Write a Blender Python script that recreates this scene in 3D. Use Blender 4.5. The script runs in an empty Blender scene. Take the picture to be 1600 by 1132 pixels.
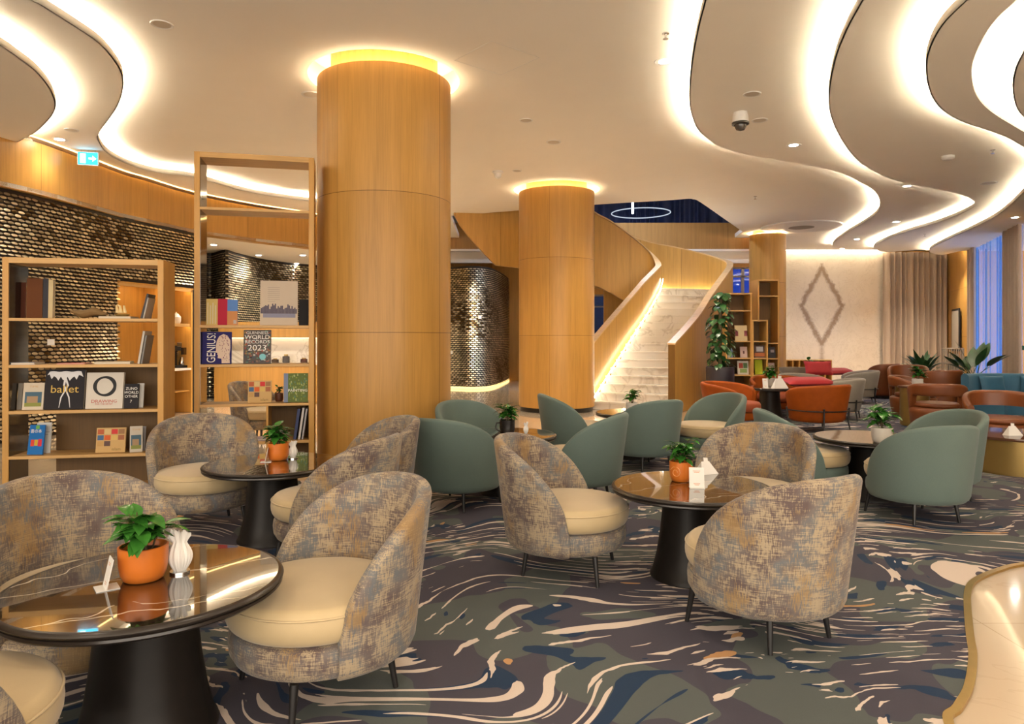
import bpy, bmesh, math, random
from mathutils import Vector, Matrix
from mathutils.geometry import tessellate_polygon
C = bpy.context.scene.collection
S = bpy.context.scene
PI = math.pi
rad = math.radians
RND = random.Random(7)

# ------------------------------------------------------------------ camera, world, exposure
EYE, FPX, HZ = 1.45, 1100.0, 530.0
cam = bpy.data.cameras.new('camera')
cam.sensor_width = 36; cam.lens = FPX / 1600 * 36; cam.shift_y = -(566 - HZ) / 1600
cam.clip_start = .05; cam.clip_end = 200
camo = bpy.data.objects.new('camera', cam); C.objects.link(camo)
camo.location = (0, 0, EYE); camo.rotation_euler = (PI / 2, 0, 0)
S.camera = camo
S.view_settings.view_transform = 'Standard'; S.view_settings.look = 'None'
S.view_settings.gamma = 1; S.view_settings.use_curve_mapping = False
S.view_settings.exposure = 1.5
cy = S.cycles
cy.use_denoising = True; cy.max_bounces = 7; cy.diffuse_bounces = 4; cy.glossy_bounces = 4
cy.transmission_bounces = 4; cy.transparent_max_bounces = 6; cy.sample_clamp_indirect = 6
cy.caustics_reflective = False; cy.caustics_refractive = False
LED = 105.0        # cove strips
SPOTW = 17.0     # ceiling downlights and added fill spots
WARM = (1.0, .86, .68)

w = bpy.data.worlds.new('world'); S.world = w; w.use_nodes = True
nt = w.node_tree; nt.nodes.clear()
_o = nt.nodes.new('ShaderNodeOutputWorld'); _b = nt.nodes.new('ShaderNodeBackground')
_t = nt.nodes.new('ShaderNodeTexCoord'); _s = nt.nodes.new('ShaderNodeSeparateXYZ')
_r = nt.nodes.new('ShaderNodeValToRGB')
nt.links.new(_t.outputs['Generated'], _s.inputs[0]); 
_m = nt.nodes.new('ShaderNodeMath'); _m.operation = 'MULTIPLY_ADD'; _m.inputs[1].default_value = .5; _m.inputs[2].default_value = .5
nt.links.new(_s.outputs['Y'], _m.inputs[0]); nt.links.new(_m.outputs[0], _r.inputs[0])
e = _r.color_ramp.elements
e[0].position = .42; e[0].color = (1.0, .88, .74, 1)      # the lit lobby behind the camera
e[1].position = .52; e[1].color = (.050, .19, .86, 1)      # dusk outside the windows
nt.links.new(_r.outputs[0], _b.inputs[0]); _b.inputs[1].default_value = 1.8
nt.links.new(_b.outputs[0], _o.inputs[0])

# ------------------------------------------------------------------ pixel -> place helpers (1600 x 1132 frame)
def W(px, py, z):
    """point of the horizontal plane z seen at (px, py)"""
    y = (z - EYE) * FPX / (HZ - py)
    return Vector(((px - 800) / FPX * y, y, z))
def WX(px, y): return (px - 800) / FPX * y
def WZ(py, y): return EYE + (HZ - py) * y / FPX

# ------------------------------------------------------------------ materials
MATS = {}
def sock(n, k):
    return n.inputs[k]
class NT:
    def __init__(s, name):
        s.m = bpy.data.materials.new(name); s.m.use_nodes = True
        s.t = s.m.node_tree; s.t.nodes.clear()
        s.out = s.t.nodes.new('ShaderNodeOutputMaterial')
    def n(s, typ, ins=None, **props):
        nd = s.t.nodes.new('ShaderNode' + typ)
        for k, v in props.items(): setattr(nd, k, v)
        for k, v in (ins or {}).items():
            i = nd.inputs[k]
            if isinstance(v, bpy.types.NodeSocket): s.t.links.new(v, i)
            elif isinstance(v, bpy.types.Node): s.t.links.new(v.outputs[0], i)
            else:
                if isinstance(v, tuple) and len(v) == 3 and len(i.default_value) == 4: v = (*v, 1)
                i.default_value = v
        return nd
    def math(s, op, a, b=None, clamp=False):
        nd = s.t.nodes.new('ShaderNodeMath'); nd.operation = op; nd.use_clamp = clamp
        for k, v in enumerate((a, b)):
            if v is None: continue
            if isinstance(v, (int, float)): nd.inputs[k].default_value = v
            elif isinstance(v, bpy.types.Node): s.t.links.new(v.outputs[0], nd.inputs[k])
            else: s.t.links.new(v, nd.inputs[k])
        return nd.outputs[0]
    def ramp(s, fac, stops, interp='LINEAR'):
        nd = s.t.nodes.new('ShaderNodeValToRGB'); nd.color_ramp.interpolation = interp
        el = nd.color_ramp.elements
        while len(el) < len(stops): el.new(.5)
        for e_, (p, c) in zip(el, stops):
            e_.position = p; e_.color = (*c, 1) if isinstance(c, tuple) else (c, c, c, 1)
        s.t.links.new(fac if isinstance(fac, bpy.types.NodeSocket) else fac.outputs[0], nd.inputs[0])
        return nd.outputs[0]
    def mix(s, fac, a, b, blend='MIX'):
        nd = s.t.nodes.new('ShaderNodeMix'); nd.data_type = 'RGBA'; nd.blend_type = blend
        for i, v in ((nd.inputs[0], fac), (nd.inputs[6], a), (nd.inputs[7], b)):
            if isinstance(v, bpy.types.NodeSocket): s.t.links.new(v, i)
            elif isinstance(v, (int, float)): i.default_value = v
            else: i.default_value = (*v, 1)
        return nd.outputs[2]
    def coords(s, kind='Object', scale=(1, 1, 1), rot=(0, 0, 0), loc=(0, 0, 0)):
        tc = s.t.nodes.new('ShaderNodeTexCoord')
        mp = s.n('Mapping', {'Vector': tc.outputs[kind], 'Scale': scale, 'Rotation': rot, 'Location': loc})
        return mp.outputs[0]
    def noise(s, vec, scale, detail=2, rough=.5, dist=0):
        return s.n('TexNoise', {'Vector': vec, 'Scale': scale, 'Detail': detail, 'Roughness': rough, 'Distortion': dist})
    def bsdf(s, color, rough=.5, metal=0., bump=None, bstr=.2, bdist=.01, **kw):
        ins = {'Base Color': color, 'Roughness': rough, 'Metallic': metal}
        ins.update({k.replace('_', ' '): v for k, v in kw.items()})
        b = s.n('BsdfPrincipled', ins)
        if bump is not None:
            bp = s.n('Bump', {'Height': bump, 'Strength': bstr, 'Distance': bdist})
            s.t.links.new(bp.outputs[0], b.inputs['Normal'])
        s.t.links.new(b.outputs[0], s.out.inputs[0])
        return b
def simple(name, color, rough=.5, metal=0., var=.12, vs=6, bump=0., bs=80, **kw):
    t = NT(name)
    v = t.noise(t.coords(), vs, 3)
    c = t.mix(v.outputs[0], tuple(x * (1 - var) for x in color), tuple(min(1, x * (1 + var)) for x in color))
    bn = t.noise(t.coords(), bs, 2).outputs[0] if bump else None
    t.bsdf(c, rough, metal, bn, bump, .002, **kw)
    return t.m
def emit(name, color, strength):
    t = NT(name); e_ = t.n('Emission', {'Color': color, 'Strength': strength})
    t.t.links.new(e_.outputs[0], t.out.inputs[0]); return t.m

OAK = (.52, .280, .070)
def wood(name, col=OAK, rough=.38, axis=2, panels=None):
    t = NT(name)
    sc = [14., 14., 14.]; sc[axis] = .7
    fine = [90., 90., 90.]; fine[axis] = 2.5
    a = t.noise(t.coords(scale=tuple(sc)), 1, 3, .6)
    b = t.noise(t.coords(scale=tuple(fine)), 1, 2, .6)
    f = t.math('ADD', t.math('MULTIPLY', a.outputs[0], .6), t.math('MULTIPLY', b.outputs[0], .4))
    c = t.ramp(f, [(.3, tuple(x * .80 for x in col)), (.5, col), (.72, tuple(min(1, x * 1.16) for x in col))])
    bump = b.outputs[0]
    if panels:
        uv = t.n('UVMap')
        br = t.n('TexBrick', {'Vector': uv.outputs[0], 'Color1': (.86, .84, .80), 'Color2': (1, 1, 1), 'Mortar': (.28, .24, .2),
                 'Scale': 1., 'Mortar Size': .0035, 'Mortar Smooth': .1, 'Bias': 0., 'Brick Width': panels[0], 'Row Height': panels[1]}, offset=0., squash=1.)
        c = t.mix(1., c, br.outputs[0], 'MULTIPLY')
    t.bsdf(c, rough, 0, bump, .08, .001, Specular_IOR_Level=.35)
    return t.m
M = {}
M['oak'] = wood('oak_veneer')
M['oak_h'] = wood('oak_shelf_edge', (.55, .33, .12), .42, 0)
M['oak_panel'] = wood('oak_panelling', OAK, .36, 2, (1.25, 1.52))
M['oak_stair'] = wood('oak_stair_cladding', (.56, .32, .08), .36, 2, (1.1, 9))
M['oak_rail'] = wood('oak_handrail', (.60, .40, .20), .4, 0)
M['back_panel'] = wood('dark_bronze_back_panel', (.125, .068, .022), .6, 2)
M['dark_mirror'] = simple('dark_mirror_lining', (.16, .14, .12), .06, .9, .05)
M['plaster'] = simple('ceiling_plaster', (.92, .88, .80), .75, 0, .02, 2)
M['white'] = simple('white_plastic', (.78, .77, .74), .45)
M['paper'] = simple('white_paper', (.80, .78, .74), .7, 0, .04)
M['black'] = simple('black_paint', (.012, .011, .011), .35, 0, .3)
M['blackwood'] = simple('black_stained_wood', (.010, .008, .007), .42, 0, .35, 20, Specular_IOR_Level=.25)
M['brass'] = simple('brushed_brass', (.62, .44, .17), .28, 1., .12, 10)
M['brassmatt'] = simple('gold_lacquer_drum', (.30, .20, .060), .36, .6, .08, 5)
M['chrome'] = simple('chrome', (.7, .7, .7), .15, 1.)
M['soil'] = simple('potting_soil', (.035, .022, .012), .95, 0, .5, 60)
M['terra'] = simple('orange_glazed_clay', (.62, .17, .022), .32, 0, .08, 12)
M['darkpot'] = simple('black_glazed_clay', (.018, .015, .014), .25)
M['whitepot'] = simple('white_glazed_clay', (.70, .67, .62), .3)
M['teal'] = None
M['cream'] = simple('cream_velvet_cushion', (.50, .385, .215), .62, 0, .10, 7, .15, 300, Sheen_Weight=.3)
M['leather'] = simple('cognac_leather', (.175, .050, .012), .42, 0, .12, 8, .1, 200)
M['velvet'] = simple('orange_velvet', (.27, .056, .003), .7, 0, .25, 9, .1, 200, Specular_IOR_Level=.2)
M['red'] = simple('red_velvet', (.33, .005, .010), .7, 0, .2, 9, Sheen_Weight=.1)
M['blue'] = simple('petrol_blue_velvet', (.022, .115, .20), .6, 0, .15, 6, Sheen_Weight=.2)
M['led'] = emit('warm_led_strip', (1, .84, .60), LED)
M['led_col'] = emit('column_led_ring', (1, .80, .50), 30)
M['led_stair'] = emit('stair_led_strip', (1, .92, .72), 13)
M['lamp'] = emit('downlight_lens', (1, .93, .8), 60)
M['exit'] = emit('exit_sign_face', (.02, .42, .72), 2.2)
M['exitw'] = emit('exit_sign_symbol', (.7, 1, 1), 3.0)
M['leaf'] = simple('glossy_green_leaf', (.038, .17, .022), .24, 0, .45, 25)
M['leafd'] = simple('dark_green_leaf', (.020, .075, .018), .32, 0, .4, 15)
M['stem'] = simple('brown_stem', (.10, .075, .035), .7)
M['glass'] = None

def t_fabric():
    t = NT('mottled_jacquard_fabric')
    o = t.coords()
    oi = t.n('ObjectInfo')
    o = t.n('VectorMath', {0: o, 1: t.n('CombineXYZ', {0: oi.outputs['Random'], 1: oi.outputs['Random'], 2: 0.}).outputs[0]}, operation='ADD').outputs[0]
    def mp(sc): return t.n('Mapping', {'Vector': o, 'Scale': sc}).outputs[0]
    wv = t.noise(mp((230, 230, 16)), 1, 2)     # vertical threads
    wh = t.noise(mp((16, 16, 280)), 1, 2)      # horizontal threads
    big = t.noise(mp((1, 1, .9)), 9.0, 5, .70)
    b2 = t.noise(mp((1, 1, 1)), 4.0, 3, .6)
    th = t.math('ADD', t.math('MULTIPLY', wv.outputs[0], .5), t.math('MULTIPLY', wh.outputs[0], .5))
    f = t.math('ADD', big.outputs[0], t.math('MULTIPLY', t.math('SUBTRACT', th, .5), 1.35))
    k = t.ramp(f, [(.45, 1.), (.64, .0)])
    base = (.36, .285, .185)
    grey = t.ramp(b2.outputs[0], [(.38, (.10, .070, .066)), (.48, (.15, .125, .115)), (.56, (.125, .135, .145)), (.66, (.16, .115, .085))])
    c = t.mix(k, base, grey)
    oc = t.ramp(t.math('ADD', t.noise(mp((1, 1, .8)), 5.3, 2).outputs[0], t.math('MULTIPLY', t.math('SUBTRACT', wv.outputs[0], .5), .45)), [(.57, 0.), (.66, .7)])
    c = t.mix(oc, c, (.30, .18, .06))
    t.bsdf(c, .82, 0, th, .25, .002, Sheen_Weight=.15)
    return t.m
M['jacq'] = t_fabric()
def t_weave(name, c1, c2):
    t = NT(name)
    a = t.noise(t.coords(scale=(260, 260, 260)), 1, 1)
    b = t.noise(t.coords(), 3.5, 2)
    c = t.mix(t.math('ADD', t.math('MULTIPLY', a.outputs[0], .6), t.math('MULTIPLY', b.outputs[0], .4)), c1, c2)
    t.bsdf(c, .85, 0, a.outputs[0], .2, .001, Sheen_Weight=.15)
    return t.m
M['teal'] = t_weave('sage_teal_wool', (.078, .118, .102), (.130, .182, .162))
M['greyjacq'] = t_weave('pale_grey_mottled_fabric', (.12, .105, .09), (.42, .38, .32))
M['drape'] = t_weave('taupe_curtain_cloth', (.42, .33, .25), (.55, .45, .36))

def t_tabletop():
    t = NT('polished_dark_marble')
    o = t.coords()
    sp = t.n('SeparateXYZ', {0: o})
    wp = t.noise(o, 2.2, 3, .55).outputs[0]
    def vein(ax, ay, fr, ph, amp, wd):
        l_ = t.math('ADD', t.math('MULTIPLY', sp.outputs['X'], ax * fr), t.math('MULTIPLY', sp.outputs['Y'], ay * fr))
        l_ = t.math('FRACT', t.math('ADD', t.math('ADD', l_, t.math('MULTIPLY', wp, amp)), ph))
        return t.math('LESS_THAN', t.math('ABSOLUTE', t.math('SUBTRACT', l_, .5)), wd)
    m = t.noise(o, 3.5, 1).outputs[0]
    ln = t.math('MULTIPLY', t.math('MAXIMUM', vein(-.45, .90, 2.6, .1, .55, .0085), vein(-.62, .78, 1.7, .6, .8, .0045)), t.math('GREATER_THAN', m, .40))
    cloud = t.ramp(t.noise(o, 5, 4, .6).outputs[0], [(.4, (.012, .009, .007)), (.7, (.035, .024, .016))])
    c = t.mix(ln, cloud, (.60, .52, .42))
    t.bsdf(c, .07, 0, Coat_Weight=1., Coat_Roughness=.015, Coat_IOR=1.75, IOR=1.5)
    return t.m
M['tabletop'] = t_tabletop()
M['edge_marble'] = simple('dark_marble_edge', (.022, .017, .014), .28, 0, .3, 15)
def t_marblefloor():
    t = NT('cream_marble_floor')
    o = t.coords()
    n1 = t.noise(o, .6, 5, .6, 1.2).outputs[0]
    vein = t.math('LESS_THAN', t.math('ABSOLUTE', t.math('SUBTRACT', n1, .5)), .006)
    br = t.n('TexBrick', {'Vector': o, 'Color1': (1, 1, 1), 'Color2': (.95, .94, .92), 'Mortar': (.7, .66, .6), 'Scale': 1., 'Mortar Size': .003, 'Brick Width': 1.2, 'Row Height': 1.2}, offset=0.)
    c = t.mix(t.noise(o, 1.3, 4).outputs[0], (.66, .52, .37), (.76, .64, .49))
    c = t.mix(t.math('MULTIPLY', vein, .18), c, (.5, .37, .25))
    c = t.mix(1., c, br.outputs[0], 'MULTIPLY')
    t.bsdf(c, .10, 0, Coat_Weight=.6, Coat_Roughness=.04)
    return t.m
M['marblefloor'] = t_marblefloor()
def t_stairmarble(name='white_veined_marble', sc=1.):
    t = NT(name)
    o = t.coords()
    n1 = t.noise(o, .9 * sc, 4, .55, 1.4).outputs[0]
    vein = t.ramp(t.math('ABSOLUTE', t.math('SUBTRACT', n1, .5)), [(0., 1.), (.03, 0.)])
    c = t.mix(t.noise(o, 2, 3).outputs[0], (.68, .62, .53), (.82, .77, .69))
    c = t.mix(t.math('MULTIPLY', vein, .5), c, (.40, .33, .25))
    t.bsdf(c, .16)
    return t.m
M['stairmarble'] = t_stairmarble()
def t_diamond():
    t = NT('book_matched_marble_slabs')
    tc = t.n('TexCoord'); sp = t.n('SeparateXYZ', {0: tc.outputs['Object']})
    ax = t.math('ABSOLUTE', sp.outputs['X'])
    cb = t.n('CombineXYZ', {0: ax, 1: 0., 2: sp.outputs['Z']}).outputs[0]      # mirrored about the centre joint
    nz = t.noise(cb, 2.2, 4, .6).outputs[0]
    nf = t.noise(cb, 9, 4, .7).outputs[0]
    az = t.math('ABSOLUTE', sp.outputs['Z'])
    d = t.math('ADD', t.math('MULTIPLY', ax, 1 / .72), t.math('MULTIPLY', az, 1 / 1.30))
    d = t.math('ADD', t.math('SUBTRACT', d, 1.), t.math('MULTIPLY', t.math('SUBTRACT', nz, .5), .35))
    dd = t.math('ABSOLUTE', d)
    band = t.ramp(t.math('ADD', dd, t.math('MULTIPLY', t.math('SUBTRACT', nf, .5), .34)), [(.05, 1.), (.20, 0.)])
    tail = t.math('MULTIPLY', t.ramp(t.math('ADD', ax, t.math('MULTIPLY', nf, .2)), [(.10, 1.), (.22, 0.)]),
                  t.math('MULTIPLY', t.math('LESS_THAN', sp.outputs['Z'], -1.1), .7))
    n2 = t.noise(cb, 1.3, 5, .65, 2.2).outputs[0]
    vein = t.math('MULTIPLY', t.ramp(t.math('ABSOLUTE', t.math('SUBTRACT', n2, .5)), [(0., 1.), (.022, 0.)]), .30)
    c = t.mix(t.noise(cb, 1.5, 4).outputs[0], (.66, .57, .46), (.80, .73, .63))
    c = t.mix(vein, c, (.42, .34, .25))
    c = t.mix(t.math('MULTIPLY', t.math('MAXIMUM', band, tail), .9), c, (.25, .16, .09))
    t.bsdf(c, .25)
    return t.m
M['diamond'] = t_diamond()
def t_carpet():
    t = NT('swirl_patterned_carpet')
    o = t.coords()
    def warp(p, sc, amp, off):
        n_ = t.n('TexNoise', {'Vector': t.n('VectorMath', {0: p, 1: off}, operation='ADD').outputs[0], 'Scale': sc, 'Detail': 1.})
        s_ = t.n('VectorMath', {0: n_.outputs['Color'], 1: (.5, .5, .5)}, operation='SUBTRACT').outputs[0]
        m_ = t.n('VectorMath', {0: s_, 1: (amp, amp, 0)}, operation='MULTIPLY').outputs[0]
        return t.n('VectorMath', {0: p, 1: m_}, operation='ADD').outputs[0]
    q = warp(warp(o, .62, 2.6, (3, 1, 0)), 2.2, .22, (8, 1, 0))
    qj = warp(q, 14, .035, (0, 0, 3))
    camo = t.noise(warp(o, 1.6, .6, (0, 5, 0)), 1.9, 1.5, .45).outputs[0]
    c = t.mix(t.math('GREATER_THAN', camo, .515), (.060, .055, .080), (.092, .108, .106))
    navy = t.noise(t.n('Mapping', {'Vector': qj, 'Scale': (1.6, 3.0, 1), 'Location': (7, 2, 0)}).outputs[0], 2.1, 1., .5).outputs[0]
    c = t.mix(t.math('GREATER_THAN', navy, .625), c, (.004, .028, .078))
    orange = t.noise(t.n('Mapping', {'Vector': qj, 'Scale': (1, 2.6, 1), 'Location': (1, 9, 4)}).outputs[0], 2.0, .5).outputs[0]
    c = t.mix(t.math('GREATER_THAN', orange, .735), c, (.55, .30, .13))
    st = t.noise(t.n('Mapping', {'Vector': qj, 'Scale': (2.3, 17, 1)}).outputs[0], 1.3, 1.0, .45).outputs[0]
    mask = t.noise(t.n('VectorMath', {0: o, 1: (11, 4, 0)}, operation='ADD').outputs[0], 1.5, 1.5).outputs[0]
    thr = t.math('SUBTRACT', .845, t.math('MULTIPLY', mask, .45))
    s1 = t.math('GREATER_THAN', st, thr)
    bl = t.noise(t.n('Mapping', {'Vector': qj, 'Scale': (1.3, 3.8, 1), 'Location': (3, 3, 3)}).outputs[0], 2.7, 2.5).outputs[0]
    s2 = t.math('GREATER_THAN', bl, .70)
    c = t.mix(t.math('MAXIMUM', s1, s2), c, (.72, .61, .53))
    pile = t.noise(o, 260, 1).outputs[0]
    c = t.mix(t.math('MULTIPLY', pile, .22), c, (.03, .03, .03))
    t.bsdf(c, .95, 0, pile, .3, .003)
    return t.m
M['carpet'] = t_carpet()
def t_scale():
    t = NT('gold_scale_tiles')
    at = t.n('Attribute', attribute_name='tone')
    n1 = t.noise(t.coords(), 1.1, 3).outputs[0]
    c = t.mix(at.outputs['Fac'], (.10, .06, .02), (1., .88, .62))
    r = t.math('ADD', t.math('MULTIPLY', n1, .25), .30)
    t.bsdf(c, r, 1.)
    return t.m
M['scale'] = t_scale()
M['scale_back'] = simple('scale_wall_backing', (.014, .009, .006), .5)
def t_sheer():
    t = NT('sheer_curtain_voile')
    tl = t.n('BsdfTranslucent', {'Color': (.20, .50, 1.)}); tp = t.n('BsdfTransparent', {'Color': (1, 1, 1)}); df = t.n('BsdfDiffuse', {'Color': (.75, .75, .78)})
    m1 = t.n('MixShader', {0: .0, 1: tl.outputs[0], 2: df.outputs[0]})
    m2 = t.n('MixShader', {0: .70, 1: m1.outputs[0], 2: tp.outputs[0]})
    t.t.links.new(m2.outputs[0], t.out.inputs[0]); return t.m
M['sheer'] = t_sheer()
def t_glass():
    t = NT('window_glass')
    t.bsdf((.8, .88, 1.), .02, 0, Transmission_Weight=1., IOR=1.1, Alpha=.5)
    return t.m
M['glass'] = t_glass()
def t_tint():
    t = NT('tinted_window_glass'); tp = t.n('BsdfTransparent', {'Color': (.16, .22, .30)}); g = t.n('BsdfGlossy', {'Roughness': .03}); m = t.n('MixShader', {0: .06, 1: tp.outputs[0], 2: g.outputs[0]})
    t.t.links.new(m.outputs[0], t.out.inputs[0]); return t.m
M['tint'] = t_tint()
def t_clear():
    t = NT('clear_window_glass'); tp = t.n('BsdfTransparent', {'Color': (.92, .95, 1.)}); g = t.n('BsdfGlossy', {'Roughness': .03}); m = t.n('MixShader', {0: .05, 1: tp.outputs[0], 2: g.outputs[0]})
    t.t.links.new(m.outputs[0], t.out.inputs[0]); return t.m
M['clear'] = t_clear()
def flat(name, c, r=.45): 
    if name not in M: M[name] = simple(name, c, r, 0, .06, 8, **({'Specular_IOR_Level': .15} if name[:3] in ('cov', 'ink') else {}))
    return M[name]

# ------------------------------------------------------------------ mesh builder
class MB:
    def __init__(s): s.v = []; s.f = []; s.m = []; s.uv = []; s.tone = []
    def add(s, vs, fs, mi=0, uv=None):
        b = len(s.v); s.v += [tuple(x) for x in vs]; s.f += [tuple(b + i for i in f) for f in fs]; s.m += [mi] * len(fs)
        s.uv += list(uv) if uv else [(0, 0)] * len(vs)
        return s
    def box(s, a, b, mi=0, mat=None):
        x0, y0, z0 = a; x1, y1, z1 = b
        vs = [(x0, y0, z0), (x1, y0, z0), (x1, y1, z0), (x0, y1, z0), (x0, y0, z1), (x1, y0, z1), (x1, y1, z1), (x0, y1, z1)]
        if mat: vs = [mat @ Vector(v) for v in vs]
        return s.add(vs, [(3, 2, 1, 0), (4, 5, 6, 7), (0, 1, 5, 4), (1, 2, 6, 5), (2, 3, 7, 6), (3, 0, 4, 7)], mi)
    def lathe(s, prof, n=40, c=(0, 0), mi=0, sx=1, sy=1, cap=True, a0=0.):
        vs = []; uv = []
        for i in range(n + 1):
            a = a0 + 2 * PI * i / n
            for r, z in prof:
                vs.append((c[0] + r * math.cos(a) * sx, c[1] + r * math.sin(a) * sy, z)); uv.append((max(r, .3) * 2 * PI * i / n, z))
        k = len(prof); fs = []
        for i in range(n):
            for j in range(k - 1):
                fs.append((i * k + j, (i + 1) * k + j, (i + 1) * k + j + 1, i * k + j + 1))
        if cap:
            if prof[0][0] > 1e-6: fs.append(tuple(i * k for i in reversed(range(n))))
            if prof[-1][0] > 1e-6: fs.append(tuple(i * k + k - 1 for i in range(n)))
        return s.add(vs, fs, mi, uv)
    def tube(s, pts, r, n=10, mi=0, closed=False):
        pts = [Vector(p) for p in pts]; K = len(pts)
        rs = r if isinstance(r, (list, tuple)) else [r] * K
        vs = []; up = None
        for i, p in enumerate(pts):
            if closed: d = pts[(i + 1) % K] - pts[i - 1]
            else: d = pts[min(i + 1, K - 1)] - pts[max(i - 1, 0)]
            d.normalize()
            if up is None:
                up = Vector((0, 0, 1)) if abs(d.z) < .9 else Vector((1, 0, 0))
            x = d.cross(up).normalized(); y = x.cross(d).normalized(); up = y
            for j in range(n):
                a = 2 * PI * j / n; vs.append(p + (x * math.cos(a) + y * math.sin(a)) * rs[i])
        fs = []
        for i in range(K if closed else K - 1):
            for j in range(n):
                a, b = i * n + j, i * n + (j + 1) % n; c, d = ((i + 1) % K) * n + (j + 1) % n, ((i + 1) % K) * n + j
                fs.append((a, b, c, d))
        if not closed: fs += [tuple(reversed(range(n))), tuple((K - 1) * n + j for j in range(n))]
        return s.add(vs, fs, mi)
    def ribbon(s, plan, zt, zb, th, mi=0, u0=0.):
        """vertical wall along plan points; zt, zb are numbers or lists; th = thickness to the left of travel"""
        K = len(plan); plan = [Vector((p[0], p[1])) for p in plan]
        zt = zt if isinstance(zt, (list, tuple)) else [zt] * K; zb = zb if isinstance(zb, (list, tuple)) else [zb] * K
        vs = []; uv = []; u = u0
        for i, p in enumerate(plan):
            d = plan[min(i + 1, K - 1)] - plan[max(i - 1, 0)]; d.normalize(); nrm = Vector((-d.y, d.x)) * th
            if i: u += (p - plan[i - 1]).length
            q = p + nrm
            vs += [(p.x, p.y, zb[i]), (p.x, p.y, zt[i]), (q.x, q.y, zt[i]), (q.x, q.y, zb[i])]
            uv += [(u, zb[i]), (u, zt[i]), (u, zt[i]), (u, zb[i])]
        fs = []
        for i in range(K - 1):
            a, b = 4 * i, 4 * i + 4
            for j in range(4): fs.append((a + j, b + j, b + (j + 1) % 4, a + (j + 1) % 4))
        fs += [(0, 1, 2, 3), (4 * K - 1, 4 * K - 2, 4 * K - 3, 4 * K - 4)]
        return s.add(vs, fs, mi, uv)
    def slab(s, outer, z0, z1, holes=(), mi=0):
        """horizontal slab between z0 and z1 with a polygon outline and holes"""
        loops = [list(outer)] + [list(h) for h in holes]
        pts = [p for l in loops for p in l]
        tris = tessellate_polygon([[Vector((p[0], p[1], 0)) for p in l] for l in loops])
        n = len(pts); vs = [(p[0], p[1], z0) for p in pts] + [(p[0], p[1], z1) for p in pts]
        fs = []
        for a, b, c in tris:
            fs += [(a, b, c), (a + n, c + n, b + n)]
        o = 0
        for l in loops:
            k = len(l)
            for i in range(k): a, b = o + i, o + (i + 1) % k; fs.append((a, b, b + n, a + n))
            o += k
        return s.add(vs, fs, mi, [(v[0], v[1]) for v in vs])
    def build(s, name, mats, parent=None, loc=(0, 0, 0), rz=0, rot=None, smooth=True, ang=35, fix=True, bevel=0):
        me = bpy.data.meshes.new(name); me.from_pydata(s.v, [], s.f)
        for m in (mats if isinstance(mats, (list, tuple)) else [mats]):
            me.materials.append(M[m] if isinstance(m, str) else m)
        me.polygons.foreach_set('material_index', s.m)
        ul = me.uv_layers.new(name='UVMap')
        li = [0] * len(me.loops); me.loops.foreach_get('vertex_index', li)
        ul.data.foreach_set('uv', [c for i in li for c in s.uv[i]])
        if fix:
            bm = bmesh.new(); bm.from_mesh(me); bmesh.ops.recalc_face_normals(bm, faces=bm.faces); bm.to_mesh(me); bm.free()
        if smooth:
            me.polygons.foreach_set('use_smooth', [True] * len(me.polygons)); me.set_sharp_from_angle(angle=rad(ang))
        me.update()
        o = bpy.data.objects.new(name, me); C.objects.link(o); o.location = loc
        o.rotation_euler = rot if rot else (0, 0, rz)
        if parent: o.parent = parent
        if bevel:
            b = o.modifiers.new('bevel', 'BEVEL'); b.width = bevel; b.segments = 2; b.limit_method = 'ANGLE'; b.angle_limit = rad(40)
        return o

def tag(o, label=None, cat=None, group=None, kind=None):
    if label: o['label'] = label
    if cat: o['category'] = cat
    if group: o['group'] = group
    if kind: o['kind'] = kind
    return o
def thing(name, label, cat, loc=(0, 0, 0), rz=0, group=None):
    o = bpy.data.objects.new(name, None); C.objects.link(o); o.location = loc; o.rotation_euler = (0, 0, rz)
    o.empty_display_size = .1
    return tag(o, label, cat, group)
KIDS = {}
def kids(o): return [c for c in bpy.data.objects if c.parent == o]
def dup(o, loc=None, rz=None, label=None, group=None, parent=None, scale=None):
    c = o.copy(); C.objects.link(c)
    if parent: c.parent = parent
    for ch in kids(o): dup(ch, parent=c)
    if loc is not None: c.location = loc
    if rz is not None: c.rotation_euler = (0, 0, rz)
    if label: c['label'] = label
    if group: c['group'] = group
    if scale: c.scale = scale
    return c
def smoothpts(P, k=6, closed=False):
    """Catmull-Rom through the points"""
    P = [Vector(p) for p in P]; n = len(P); out = []
    rng = range(n if closed else n - 1)
    for i in rng:
        g = (lambda j: P[j % n]) if closed else (lambda j: P[max(0, min(n - 1, j))])
        a, b, c, d = g(i - 1), g(i), g(i + 1), g(i + 2)
        for q in range(k):
            t = q / k
            out.append(.5 * ((2 * b) + (c - a) * t + (2 * a - 5 * b + 4 * c - d) * t * t + (3 * b - a - 3 * c + d) * t ** 3))
    if not closed: out.append(P[-1])
    return out
def struct(o): return tag(o, kind='structure')
def circle(c, r, n=48): return [(c[0] + r * math.cos(2 * PI * i / n), c[1] + r * math.sin(2 * PI * i / n)) for i in range(n)]

# ================================================================== SETTING
ZC = 4.50; STEP = .14
COLS = [(-1.495, 8.28, .77, 0), (.91, 14.4, .77, 0), (7.33, 20.2, .50, 0)]
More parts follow.
